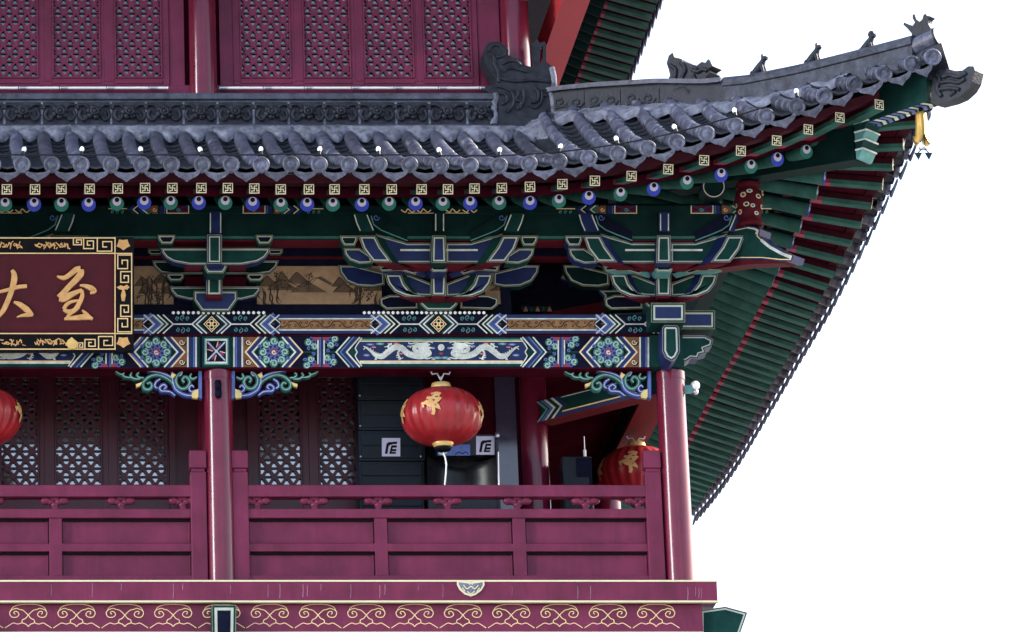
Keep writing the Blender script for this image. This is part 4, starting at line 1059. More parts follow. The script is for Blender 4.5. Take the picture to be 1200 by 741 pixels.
# scroll brackets under the architrave
class Bars(Paint):
    def bar(s, pts, w, mname, depth=.07):
        n0 = len(s.mb.f); s.stroke(pts, w, mname, 0)
        idx = [s.mb.f[k] for k in range(n0, len(s.mb.f))]
        N = len(pts); base = min(min(f) for f in idx); V = [Vector(v) for v in s.mb.v[base:base+2*N]]; d = Vector((0, depth, 0))
        W = [v+d for v in V]
        s.mb.idx(V+W, [(i, i+1, 2*N+i+1, 2*N+i) for i in range(N-1)]+[(N+i, N+i+1, 3*N+i+1, 3*N+i) for i in range(N-1)]+[(2*N+i, 2*N+i+1, 3*N+i+1, 3*N+i) for i in range(N-1)], mname)
def scroll_bracket(xo, sg, Yf=-.06):
    mb = MB(); Q = lambda x, y: (xo+sg*(x-75)/6.175, 360+y/6.175)
    pb = Bars(mb, Yf)
    top = MB()
    def S(pts, col, w=22, lw=5.0, line='white_line'):
        w *= 1.15; col = {'green_paint': 'green_mid', 'blue_paint': 'blue_mid'}[col]; line = 'teal_line' if col == 'green_mid' else 'eye_white'
        sm = [(p.x, p.y) for p in smooth([(*Q(*p), 0) for p in pts], 4)]
        n = len(sm); W = [w/6.175*min(1, .45+1.2*min(k/(n-1), 1-k/(n-1)) + .25) for k in range(n)]
        pb.bar(sm, W, col, .08 if col != 'blue_mid' else .076)
        pb.stroke(sm, [v*lw/w for v in W], line, 1)
    mb.prism([pix(*Q(*p), Yf-.01) for p in [(75,445),(710,445),(690,462),(75,462)]], (0, .10, 0), 'blue_pale')
    mb.prism([pix(*Q(*p), Yf-.012) for p in [(75,462),(98,462),(98,655),(75,662)]], (0, .10, 0), 'blue_pale')
    S([(200,545),(215,528),(203,506),(178,512),(163,545),(185,582),(225,590),(256,560),(262,520),(245,488),(215,468)], 'green_paint')
    S([(290,470),(285,540),(262,598),(205,632),(150,640),(120,630)], 'blue_paint', 24)
    S([(275,565),(310,528),(360,500),(410,490),(462,508),(500,548),(492,588),(458,596),(436,572),(450,546),(472,556)], 'green_paint')
    S([(268,640),(300,615),(335,608),(368,606),(380,582),(352,560),(332,578),(350,594)], 'blue_paint', 20)
    S([(375,520),(405,540),(415,572),(395,588)], 'blue_paint', 18)
    S([(285,520),(330,490),(400,470),(470,462)], 'blue_paint', 18)
    S([(495,512),(530,508),(545,488),(528,474)], 'green_paint', 16); S([(520,520),(565,518),(592,496),(580,474)], 'green_paint', 16)
    S([(585,510),(630,505),(648,488),(634,476)], 'green_paint', 14); S([(640,490),(670,482),(700,465)], 'green_paint', 12)
    S([(120,600),(150,612),(168,588),(148,566),(132,582)], 'blue_paint', 17); S([(110,505),(140,520),(160,505),(150,480)], 'green_paint', 16); S([(215,470),(225,490),(240,500)], 'blue_paint', 12)
    for pts in ([(262,490),(290,474),(300,500),(284,516)], [(505,542),(552,558),(548,580),(522,570)], [(100,592),(120,600),(148,622),(146,655),(110,662),(100,650)]):
        mb.prism([pix(*Q(*p), Yf-.02) for p in pts], (0, .06, 0), 'gold_leaf')
    return mb.build('scroll_bracket', T)
scroll_bracket(271.5, 1); scroll_bracket(236.5, -1); scroll_bracket(763.0, -1); scroll_bracket(-262, 1)
# ---------------------------------------------------------------- bracket zone
YO = -.74
zpur = pix(0, 246, YO-.09).z
xe1 = pix(846, 240, YO-.09).x
m = MB()
ch = [(-.095,-.05),(-.095,.05),(-.05,.095),(.05,.095),(.095,.05),(.095,-.05),(.05,-.095),(-.05,-.095)]
m.prism([(-8, YO+a, zpur+b*.95) for a, b in ch], (8+xe1, 0, 0), 'green_dark')
y0, y1 = 241.0, 250.6
pa = Paint(m, YO-.095)
def purlin_motif(cx):
    ym = (y0+y1)/2
    for s in (1, -1):
        X = lambda a: cx+s*a
        R_ = lambda a, b, mname, L=0: pa.poly([(X(a), y0), (X(b), y0), (X(b), y1), (X(a), y1)], mname, L)
        R_(32, 57, 'red_deep'); pa.stroke([(X(33), y0), (X(56), y1)], 2.0, 'blue_paint', 1); pa.stroke([(X(56), y0), (X(33), y1)], 2.0, 'blue_paint', 1); pa.curl(X(44), ym, 2.6, 0, 1.2, .8, 'teal_pale', 2, 8)
        pa.stroke([(X(33), y1-.6), (X(57), y1-.6)], .9, 'gold_line', 2)
        for q in (32, 57.5): pa.stroke([(X(q), y0), (X(q), y1)], 1.1, 'cream_line', 2)
        R_(59, 66, 'blue_paint'); pa.stroke([(X(60), y0), (X(60), y1)], .9, 'blue_pale', 2)
        pa.poly([(X(68), y0), (X(68), y1), (X(74), y1), (X(80), ym), (X(74), y0)], 'orange_paint', 0); pa.curl(X(72), ym, 2.6, 0, 1, .8, 'gold_line', 1, 8)
        for xx, mname in ((83, 'green_mid'), (86, 'cream_line'), (90, 'blue_paint'), (97, 'cream_line'), (101, 'blue_paint')):
            pa.stroke([(X(xx-6), y0), (X(xx), ym), (X(xx-6), y1)], 1.1 if mname == 'cream_line' else 3, mname, 1)
        pa.stroke([(X(104), ym-1), (X(126), ym-1)], 1.0, 'gold_line', 1)
        for dx_ in (109, 115, 121): pa.curl(X(dx_), y1-2.2, 2.0, 90, 1, .7, 'teal_pale', 1, 7)
for c in (253, 778, -272): purlin_motif(c)
for c in (514, -10):
    pa.stroke([(c-36, y1-.7), (c+36, y1-.7)], .8, 'gold_line', 1)
    for dx_ in (-36, -18, 16, 36): pa.stroke([(p.x, p.y) for p in smooth([(c+dx_-8, 246, 0), (c+dx_-3, 249, 0), (c+dx_, 245, 0), (c+dx_+5, 249, 0), (c+dx_+9, 246, 0)], 3)], 1.3, 'gold_line', 1)
m.build('eave_purlin', T)
m = MB(); m.prism([(A-YO-a, -.40, zpur+b*.95) for a, b in ch], (0, 12, 0), 'green_dark'); m.build('eave_purlin', T)
zb1, zb0 = pix(0, 251, YO-.09).z, pix(0, 281, YO-.09).z
m = MB(); m.box(-8, xe1-.02, YO-.09, YO+.09, zb0, zb1-.003, 'green_dark'); m.box(-8, xe1-.022, YO-.092, YO-.08, zb0+.012, zb0+.042, 'green_mid'); m.box(-8, xe1-.03, YO-.088, YO+.088, zb0-.014, zb0+.001, 'red_deep'); m.build('outer_beam', T)
m = MB(); m.box(A-YO-.09, A-YO+.09, -.38, 12, zb0, zb1-.003, 'green_dark'); m.build('outer_beam', T)
# boards and beams behind the brackets
z368 = pix(0, 368, -.02).z
def bz(y, Y=-.02): return pix(0, y, Y).z
xb = pix(598, 330, -.02).x
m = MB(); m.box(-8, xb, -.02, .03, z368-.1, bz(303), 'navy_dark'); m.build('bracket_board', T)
for a, b in ((157, 203), (300, 447), (568, 586), (60, 140), (-90, 20)):
    m = MB(); x0, x1 = pix(a, 335, -.035).x, pix(b, 335, -.035).x; m.box(x0, x1, -.035, -.0205, bz(357), bz(312.5), 'panel_tan')
    for p in ((x0-.02, x0, bz(357)-.02, bz(312.5)+.02), (x1, x1+.02, bz(357)-.02, bz(312.5)+.02)): m.box(p[0], p[1], -.045, -.0205, p[2], p[3], 'navy_dark')
    pi = Paint(m, -.035); rg = random.Random(int(a)+400)
    def cl(x, y): return (min(b-.5, max(a+.5, x)), min(356.5, max(313, y)))
    # far hills, near crags with hatching, trees as clusters of dabs
    for k in range(3):
        x = a+rg.uniform(0, 20)
        while x < b-6:
            w = rg.uniform(18, 44); h = rg.uniform(6, 15); base = 334+k*4+rg.uniform(-3, 3)
            pts = [(x, base), (x+w*.2, base-h*.55), (x+w*.42, base-h), (x+w*.6, base-h*.75), (x+w*.82, base-h*.35), (x+w, base)]
            pi.poly([cl(*p) for p in pts], 'ink_mid' if k != 1 else 'panel_tan', 0); pi.stroke([cl(p.x, p.y) for p in smooth([(*p, 0) for p in pts], 3)], rg.uniform(.5, 1.0), 'ink_dark', 1)
            x += w*rg.uniform(.6, 1.3)
    for side in (a, b-26):
        if b-a < 40: continue
        for k in range(9):
            x = side+rg.uniform(-4, 26); y = rg.uniform(330, 352); sg = 1 if side == a else -1
            pi.stroke([cl(p.x, p.y) for p in smooth([(x, y-8, 0), (x+sg*3, y, 0), (x+sg*2, y+10, 0), (x+sg*7, y+16, 0)], 4)], [.6]*3+[1.6]*7+[.6]*3, 'ink_dark', 1)
    for k in range(int((b-a)/11)):
        cx, cy = a+rg.uniform(4, b-a-4), rg.uniform(322, 350); s_ = rg.uniform(2.5, 5)
        for q in range(16):
            px_, py_ = cl(cx+rg.gauss(0, s_), cy+rg.gauss(0, s_*.7)); pi.disc(px_, py_, rg.uniform(.4, 1.1), 'ink_dark' if rg.random() < .7 else 'ink_mid', 2, 6) if a+2 < px_ < b-2 and 314 < py_ < 355 else None
        pi.stroke([cl(cx, cy), cl(cx+rg.uniform(-1, 1), cy+8)], .7, 'ink_dark', 2)
    m.build('painted_panel', T)
m = MB(); m.box(-8, A, -.10, .12, bz(303), bz(293), 'navy_dark'); m.box(-8, A, -.102, .118, bz(303)-.012, bz(303)+.001, 'red_deep')
m.build('wall_beam', T)
m = MB(); m.box(-8, A, -.48, -.34, bz(285, -.48), bz(272, -.48), 'green_dark'); m.box(-8, A, -.482, -.33, bz(285, -.48)-.012, bz(285, -.48)+.001, 'red_deep'); m.build('wall_beam', T)
m = MB(); m.box(-8, A-.5, .9, 1.0, 2.95, 5.3, 'navy_dark'); m.build('shade_board', T)  # dark sheet standing for the shade of the open interior
m = MB(); m.hexa([(A-2.1,.75,3.25),(A-.6,.75,3.55),(A-.6,.88,3.55),(A-2.1,.88,3.25),(A-2.1,.75,3.38),(A-.6,.75,3.68),(A-.6,.88,3.68),(A-2.1,.88,3.38)], 'red_deep'); m.build('inner_beam', T)
m = MB(); m.tube([pix(610, 362, .1), pix(645, 362, .1)], .05, 12, 'black_paint')
for k in range(5): m.prism([pix(613+k*7, 365, .04), pix(619+k*7, 365, .04), pix(616+k*7, 359, .04)], (0, .02, 0), ('orange_paint', 'green_paint')[k % 2])
m.build('painted_drum', T)

def piece(name, par, pts, Y, vec, outer, fill, b1=1.5, b2=2.7, bottom=None, side_paint=None):
    mb = MB(); P = [pix(x, y, Y) for x, y in pts]; mb.prism(P, vec, outer, outer)
    pa = Paint(mb, Y)
    if b1 is not None: pa.poly(inset(pts, b1), 'pale_line', 0); pa.poly(inset(pts, b2), fill, 1); pa.stroke(inset(pts, .45), .55, 'edge_line', 0, closed=True)
    return mb.build(name, par)
def mirror(pts, c): return [(2*c-x, y) for x, y in pts]
def block(par, cx, y0, y1, w0, w1, Y, outer, fill, d=.22):
    h = y1-y0
    pts = [(cx-w0, y0), (cx+w0, y0), (cx+w0, y0+h*.45), (cx+w1, y1), (cx-w1, y1), (cx-w0, y0+h*.45)]
    return piece('block', par, pts, Y, (0, d, 0), outer, fill, 1.6, 2.8)
def bracket_straight(cx, q=1):
    """the set over a column: parallel arms"""
    B = empty('bracket_set', pix(cx, 366, -.1), parent=T); Zs = zm(160+cx-252.5, 230, 5.294)
    C = cx; M = lambda pts: [Zs(*p) for p in pts]
    def sym(pts): a = M(pts); return a + [(2*C-x, y) for x, y in reversed(a)]
    # arms in the wall plane
    piece('arm', B, sym([(90,400),(290,400),(290,430)][:1]+[(488,400)]) if False else sym([(95,398),(110,440),(150,478),(230,488),(480,488)][::-1][0:0]+[(485,398),(95,398),(110,440),(150,478),(230,488),(485,488)][1:5]), -.06, (0,.12,0), 'blue_paint', 'green_dark')
    for s in (1, -1):
        f = lambda pts: M(pts) if s > 0 else mirror(M(pts), C)
        piece('block', B, f([(70,325),(165,325),(165,350),(150,368),(88,368),(70,350)]), -.10, (0,.2,0), 'blue_paint', 'navy_dark')
    piece('arm', B, sym([(205,560),(215,590),(245,625),(330,645),(420,645)])[:10] , -.16, (0,.14,0), 'blue_paint', 'green_paint')
    for s in (1, -1):
        f = lambda pts: M(pts) if s > 0 else mirror(M(pts), C)
        piece('block', B, f([(188,478),(295,478),(295,505),(275,528),(210,528),(190,505)]), -.2, (0,.22,0), 'green_paint', 'navy_dark')
        piece('block', B, f([(132,240),(240,240),(238,268),(220,298),(155,298),(134,268)]), -.90, (0,.22,0), 'green_paint', 'navy_dark')
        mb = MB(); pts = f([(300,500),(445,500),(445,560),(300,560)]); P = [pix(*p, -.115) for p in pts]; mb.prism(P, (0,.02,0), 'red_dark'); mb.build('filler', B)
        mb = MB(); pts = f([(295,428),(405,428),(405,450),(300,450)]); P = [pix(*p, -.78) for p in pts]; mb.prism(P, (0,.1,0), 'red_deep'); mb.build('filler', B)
    piece('arm', B, sym([(150,322),(160,355),(185,385),(230,410),(330,428),(420,428)]), -.82, (0,.14,0), 'blue_paint', 'green_paint')
    # base block and the projecting heads
    block(B, C, 341, 365, 25.5, 16, -.32, 'green_paint', 'blue_paint', .5)
    mb = MB(); edged(mb, M([(432,480),(532,480),(532,620),(432,620)]), -.42, .4, 'blue_paint', 'green_paint', 2.2, 4.2); P = [pix(*p, -.425) for p in M([(432,612),(532,612),(532,632),(432,632)])]; mb.prism(P, (0,.3,0), 'red_deep'); mb.build('beam_head', B)
    block(B, C, 308, 320.5, 13.5, 9.5, -.80, 'green_paint', 'blue_paint', .25)
    mb = MB(); edged(mb, M([(438,238),(530,238),(530,420),(438,420)]), -.97, .8, 'blue_paint', 'green_paint', 2.2, 3.6); mb.build('beam_head', B)
    mb = MB(); Yh = -.865; P = M([(455,95),(525,95),(525,232),(455,232)]); mb.prism([pix(*p, Yh) for p in P], (0,.1,0), 'blue_paint')
    pp = Paint(mb, Yh)
    for s in (1, -1): pp.stroke([Zs(490+s*32, y) for y in (105,140,175,205,228)], 1.2, 'white_line', 0)
    mb.build('beam_head', B); return B
def bracket_oblique(cx, c1='green_paint', c2='blue_paint', right=True, left=True):
    """the set with arms that also run out at 45 degrees"""
    B = empty('bracket_set', pix(cx, 366, -.1), parent=T); Zs = zm(390+cx-514.5, 230, 4.8); C = cx
    M = lambda pts: [Zs(*p) for p in pts]
    for s in (1, -1):
        if (s < 0 and not right) : continue
        f = lambda pts: M(pts) if s > 0 else mirror(M(pts), C)
        dv = lambda d: (s*d, d, 0)
        if not (s < 0 and right == 'corner'):
            piece('arm', B, f([(32,388),(120,388),(200,408),(290,430),(292,500),(230,512),(140,508),(75,480),(40,430)]), -.06, (0,.14,0), c1 if c1 != 'blue_paint' else 'green_dark', c2 if c2 == 'blue_paint' else 'green_dark')
            piece('arm', B, f([(262,575),(320,555),(480,555),(480,635),(300,640),(268,615)]), -.12, (0,.14,0), 'green_dark', 'navy_dark')
            piece('block', B, f([(40,222),(140,222),(138,250),(125,280),(62,280),(44,250)]), -.88, (0,.2,0), c1, 'green_dark')
            piece('arm', B, f([(60,292),(150,292),(215,335),(225,378),(150,382),(95,362),(68,330)]), -.80, (0,.16,0), c1, c2)
        # front-arm seen between the oblique heads
        piece('arm', B, f([(240,210),(300,228),(420,262),(560,262),(560,378),(350,378),(310,345),(270,290)]), -.83, (0,.12,0), c1, c2, 1.6, 2.8)
        mb = MB(); P = [pix(*p, -.842) for p in f([(380,298),(560,298),(560,308),(380,308)])]; mb.prism(P, (0,.02,0), 'white_line'); mb.build('moulding', B)
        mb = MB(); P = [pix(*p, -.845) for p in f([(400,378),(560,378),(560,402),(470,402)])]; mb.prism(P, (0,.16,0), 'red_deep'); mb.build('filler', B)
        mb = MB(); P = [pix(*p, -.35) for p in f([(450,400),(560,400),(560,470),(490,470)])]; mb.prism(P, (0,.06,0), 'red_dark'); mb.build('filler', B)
        piece('beam_head', B, f([(142,222),(240,222),(272,285),(335,372),(225,372),(170,300)]), -.95, dv(.11), c1, c2, 1.8, 3.4)
        mb = MB(); P = [pix(*p, -.95) for p in f([(228,373),(335,373),(370,385),(255,388)])]; mb.prism(P, dv(.2), 'red_deep'); mb.build('filler', B)
        piece('block', B, f([(252,392),(385,382),(488,420),(462,444),(380,420),(272,426)]), -.60, dv(.12), c2 if c1 != 'blue_paint' else 'teal_pale', 'navy_dark', 1.3, 2.4)
        piece('arm', B, f([(380,432),(440,444),(560,492),(560,565),(490,562),(430,545),(395,500)]), -.40, (0,.12,0), c1, c2, 1.6, 2.8)
        piece('beam_head', B, f([(290,436),(385,436),(405,490),(445,540),(520,566),(410,568),(345,540),(308,495)]), -.48, dv(.075), c1, c2, 2.0, 3.7)
        mb = MB(); P = [pix(*p, -.465) for p in f([(350,545),(410,562),(525,562),(530,570),(440,580),(385,574)])]; mb.prism(P, dv(.2), 'red_deep'); mb.build('filler', B)
        # raking strut up to the purlin
        mb = MB(); Yh = -.87; P = f([(118,95),(195,95),(215,150),(235,200),(150,200),(132,150)]); mb.prism([pix(*p, Yh) for p in P], (0,.12,0), c1); pp = Paint(mb, Yh)
        pp.stroke(f([(122,105),(135,150),(155,195)]), 1.3, 'white_line', 0); pp.stroke(f([(192,105),(208,145),(228,192)]), 1.3, 'white_line', 0); mb.build('strut', B)
        mb = MB(); sm = f([(215,110),(230,160),(270,190),(330,215),(420,250)]); pp = Paint(mb, -.862); P = f([(205,95),(222,160),(262,200),(330,226),(420,262),(420,200),(300,130),(250,100)]); mb.prism([pix(*p, -.855) for p in P], (0,.02,0), 'green_dark' if c1 != 'blue_paint' else 'navy_dark'); pp.stroke(sm, 1.2, 'teal_pale', 0); pp.curl(*f([(245,120)])[0], 4, 0, 1.1, 1.0, 'blue_pale', 0, 8); mb.build('cloud_board', B)
    block(B, C, 351, 364, 22, 14, -.32, c1 if c1 != 'blue_paint' else 'green_paint', 'green_paint' if c1 != 'blue_paint' else 'blue_paint', .5)
    mb = MB(); edged(mb, M([(552,432),(640,432),(636,562),(556,562)]), -.50, .4, c1, c2, 2.0, 3.8); P = [pix(*p, -.505) for p in M([(556,560),(636,560),(630,574),(562,574)])]; mb.prism(P, (0,.3,0), 'red_deep'); mb.build('beam_head', B)
    block(B, C, 308, 319, 12, 8, -.80, 'blue_paint' if c1 != 'blue_paint' else 'teal_pale', 'green_dark', .25)
    mb = MB(); edged(mb, M([(558,222),(636,222),(640,376),(554,376)]), -.99, .8, c1, c2, 2.0, 3.6); mb.build('beam_head', B)
    mb = MB(); Yh = -.868; P = M([(570,90),(632,90),(632,200),(570,200)]); mb.prism([pix(*p, Yh) for p in P], (0,.1,0), 'green_dark' if c1 != 'blue_paint' else 'blue_paint'); pp = Paint(mb, Yh)
    for s in (1, -1): pp.stroke([Zs(601+s*22, y) for y in (100,130,160,195)], 1.2, 'white_line', 0)
    mb.build('strut', B); return B
bracket_straight(252.5); bracket_oblique(514.5); bracket_oblique(778, 'blue_paint', 'green_paint', 'corner')
bracket_oblique(-12)
# corner: the big curved nose on the diagonal, the vase on it and the blocks above
m = MB(); Zc = zm(740, 190, 2.962)
NP = [(300,255),(410,232),(425,228),(448,232),(466,240),(462,262),(480,280),(515,300),(548,318),(582,330),(576,352),(540,352),(470,345),(400,345),(330,352),(270,350),(262,310)]
P = [pixdiag(*Zc(*p), 0)+dn*.11 for p in NP]; m.prism(P, -dn*.22, 'blue_paint', 'blue_paint')
fD = lambda x, y, e: pixdiag(x, y, 0)+dn*(.11+e)
pd = Paint(m, 0, fD); pp_ = [Zc(*p) for p in NP]; pd.poly(inset(pp_, 1.6), 'gold_line', 0); pd.poly(inset(pp_, 2.6), 'green_paint', 1)
pd.stroke([Zc(*p) for p in [(470,278),(500,303),(540,325),(575,340)]], 3.4, 'white_line', 2)
pd.stroke([Zc(*p) for p in [(422,236),(446,240),(456,246),(452,258)]], 1.6, 'white_line', 2)
Q = [pixdiag(*Zc(*p), 0)+dn*.10 for p in [(262,350),(330,352),(400,345),(560,350),(540,358),(420,362),(300,378),(262,372)]]; m.prism(Q, -dn*.2, 'red_deep')
m.build('corner_nose', T)
m = MB(); c = pixdiag(*Zc(412, 228)); ct = pixdiag(*Zc(408, 75)); hv = ct.z-c.z
m.lathe(c, [(.10,0),(.155,.0),(.165,.03),(.15,.065),(.125,.09),(.13,.14),(.155,.22),(.165,.32),(.158,.40),(.13,.46),(.118,.48),(.14,.50),(.145,.54),(.12,.56),(.05,hv)], 28, 'red_deep')
for k, (a_, zz) in enumerate(((-60,.25),(-20,.36),(15,.22),(40,.34),(-40,.16),(5,.40),(60,.22),(-85,.33),(30,.13),(-10,.24),(70,.4))):
    a0 = R(a_-100); rr = .150+.016*math.sin((zz-.1)*5); cc = c+Vector((math.cos(a0)*rr, math.sin(a0)*rr, zz)); tg = Vector((-math.sin(a0), math.cos(a0), 0)); no = Vector((math.cos(a0), math.sin(a0), 0))
    w, h = .030+.008*(k % 2), .026+.008*((k+1) % 3)/2
    sh = [cc+no*.012+tg*(w*math.cos(t))+Vector((0,0,h*math.sin(t))) for t in [2*math.pi*q/7+k for q in range(7)]]
    m.face(sh, 'cream_line'); sh2 = [cc+no*.016+tg*(w*.6*math.cos(t))+Vector((0,0,h*.6*math.sin(t))) for t in [2*math.pi*q/7+k for q in range(7)]]; m.face(sh2, ('green_paint','pink_paint','blue_pale')[k % 3])
m.build('corner_vase', T)
cb = empty('bracket_set', pixdiag(836, 300), parent=T)
def dpiece(name, pts, outer, fill, th=.18, b1=1.7, b2=3.2):
    mb = MB(); q = [Zc(*p) for p in pts]; Yp = pixdiag(*q[0], 0).y-.08
    edged(mb, q, Yp, th, outer, fill, b1, b2); return mb.build(name, cb)
dpiece('block', [(270,130),(318,130),(318,190),(272,190)], 'green_paint', 'blue_paint')
dpiece('block', [(256,198),(320,192),(318,215),(302,240),(272,240),(254,215)], 'green_paint', 'navy_dark')
mb = MB(); c = pix(*Zc(286, 85), -.95); mb.lathe(c, [(.0001,-.02),(.145,-.02),(.145,.25),(.0001,.25)], 26, 'green_dark', sm=False, axis=(0,1,0))
pr = Paint(mb, -.97); cc = Zc(286, 85); pr.ring(cc[0], cc[1], 13.4, 1.6, 'blue_paint', 1, 26); pr.ring(cc[0], cc[1], 12.1, 1.0, 'cream_line', 2, 26); mb.build('purlin_end', cb)
# small carved cloud bracket inside the corner
m = MB(); Zk = zm(650, 190, 4.114); out = [(30,560),(50,520),(90,500),(160,480),(230,500),(260,540),(255,590),(200,600),(170,585),(140,600),(110,580),(80,595),(60,575)]
edged(m, [Zk(*p) for p in out], .35, .1, 'blue_paint', 'navy_dark', 1.4, 2.4); m.build('cloud_bracket', T)
m = MB(); edged(m, [Zk(*p) for p in [(215,620),(330,615),(330,690),(260,705),(235,680),(240,645)]], -.02, .1, 'blue_paint', 'green_dark', 1.4, 2.4); m.build('cloud_bracket', T)

# ---------------------------------------------------------------- plaque over the middle bay
PL = empty('name_plaque', pix(0, 411, -.35), 'dark red name plaque with gold characters and gold key-pattern frame under the eave', 'plaque')
def fpl(x, y, e, off=0): return pix(x, y, -.40-(411-y)/133*.82-e-off)
Zq = zm(0, 270, 4.94)
xl = -235.0
def slab(mb, x0, y0, x1, y1, front, back, mname):
    P = [(x0,y0),(x1,y0),(x1,y1),(x0,y1)]; n = Vector((0, 1, 0))
    F = [fpl(x, y, front) for x, y in P]; mb.prism(F, n*back, mname)
m = MB(); slab(m, xl+22, 297, 135, 391, .0, .06, 'plaque_red'); m.build('field', PL)
m = MB()
for r_ in ((xl, 278, 157, 297), (xl, 391, 157, 411), (xl, 297, xl+21, 391), (135, 297, 157, 391)): slab(m, *r_, .03, .10, 'black_paint')
pf = Paint(m, 0, lambda x, y, e: fpl(x, y, .03+e))
for pts in ([(xl,279),(134.5,279)], [(xl,297),(135,297)], [(xl,391),(135,391)], [(xl,409.3),(135.5,409.3)], [(134.8,278),(134.8,410)], [(154.3,297),(154.3,391)], [(136,297.2),(155,297.2)], [(136,391),(155,391)]): pf.stroke(pts, 1.3, 'gold_line', 1)
def key(x0, y0, x1, y1, flip=1, w=1.25):
    W, H = x1-x0, y1-y0
    p = [(0,0),(0,1),(1,1),(1,.28),(.38,.28),(.38,.68),(.68,.68)]
    pf.stroke([(x0+(a if flip > 0 else 1-a)*W, y0+b*H) for a, b in p], w, 'gold_line', 2)
key(86, 279, 95.5, 287); key(98, 279, 109.5, 291.5); key(114, 279, 131, 294.5)
def keyb(x0, y0, x1, y1): 
    W, H = x1-x0, y1-y0; pf.stroke([(x0+a*W, y1-b*H) for a, b in [(0,0),(0,1),(1,1),(1,.28),(.38,.28),(.38,.68),(.68,.68)]], 1.25, 'gold_line', 2)
keyb(91, 402, 97, 409); keyb(99.5, 398, 111.5, 409); keyb(115.5, 394.5, 132, 409)
def keyr(x0, y0, x1, y1, up=1):
    W, H = x1-x0, y1-y0; pf.stroke([(x1-b*W, (y0+a*H) if up > 0 else (y1-a*H)) for a, b in [(0,0),(0,1),(1,1),(1,.28),(.38,.28),(.38,.68),(.68,.68)]], 1.25, 'gold_line', 2)
keyr(138, 299, 154, 315, 1); keyr(141.5, 318.5, 154, 331, 1); keyr(138, 373.5, 154, 389, -1); keyr(141.5, 358, 154, 371, -1)
for cx, cy in ((144.5, 286.5), (144.5, 401)):
    pts = [(cx+(6.8 if k % 2 else 9.0)*math.cos(2*math.pi*k/10+.3)*.95, cy+(5 if k % 2 else 7)*math.sin(2*math.pi*k/10+.3)) for k in range(10)]; pf.poly(pts, 'gold_paint', 2)
pf.poly([Zq(*p) for p in [(675,330),(700,318),(715,325),(735,315),(750,330),(735,345),(720,340),(728,375),(722,410),(705,410),(700,375),(708,345),(690,342)]], 'gold_paint', 2)
rnd = random.Random(3)
for x0, x1, cy in ((-2,24,287.5), (39,79,288), (0,26,402), (41,78,401), (-60,-20,288), (-60,-20,401)):
    x = x0
    while x < x1:
        pts = [(x+rnd.uniform(-2,2), cy+rnd.uniform(-4.5,4.5)), (x+rnd.uniform(1,4), cy+rnd.uniform(-4,4)), (x+rnd.uniform(2,5), cy+rnd.uniform(-4.5,4.5))]
        pf.stroke([(p.x, p.y) for p in smooth([(*p, 0) for p in pts], 3)], [rnd.uniform(.6, 1.8) for _ in range(7)], 'gold_paint', 1+rnd.randint(0, 2)); x += 2.3
m.build('frame', PL)
m = MB(); P = [Zq(*p) for p in [(383,655),(395,635),(415,618),(430,632),(448,645),(445,675),(425,688),(398,682)]]; m.prism([fpl(x, y, .055) for x, y in P], (0,.03,0), 'gold_leaf'); m.build('peach_leaf', PL)
def brush(strokes, name):
    mb = MB(); pb = Bars(mb, 0, lambda x, y, e: fpl(x, y, .028+e))
    for pts, ws in strokes:
        sm = smooth([(*Zq(*p), 0) for p in pts], 5); n = len(sm); W = [interp([(i/(len(ws)-1), w/4.94) for i, w in enumerate(ws)], k/(n-1)) for k in range(n)]
        pb.bar([(p.x, p.y) for p in sm], W, 'gold_paint', .03)
    mb.build(name, PL)
brush([([(330,264),(352,272),(375,273),(405,255),(440,228),(466,224)], (6,18,24,26,32,36)),
       ([(470,226),(468,250),(440,285),(400,325),(365,365),(345,388)], (28,36,34,30,32,40)),
       ([(343,390),(370,392),(405,375),(440,358),(475,345)], (36,42,34,24,18)),
       ([(462,318),(490,320),(525,332),(545,350),(522,364)], (8,18,30,28,8)),
       ([(474,345),(476,380),(462,415),(445,445),(420,470)], (16,24,26,26,16)),
       ([(455,405),(415,412),(385,430),(370,455)], (10,16,20,22)), ([(368,456),(395,470),(430,462),(458,440)], (18,24,24,18)),
       ([(435,465),(405,485),(384,512)], (16,18,18)), ([(372,512),(410,508),(455,504),(500,500),(538,512)], (12,20,28,34,10)), ([(476,462),(494,478),(512,498)], (8,18,24))], 'character')
brush([([(68,230),(80,250),(82,285),(68,345),(48,400),(20,460),(-15,505)], (16,30,36,30,30,28,14)),
       ([(-30,362),(10,352),(60,340),(110,326),(156,322)], (10,16,20,20,20)),
       ([(80,414),(115,428),(155,458),(190,490)], (10,26,34,14)), ([(192,488),(160,488),(125,493),(97,502)], (14,24,14,4))], 'character')

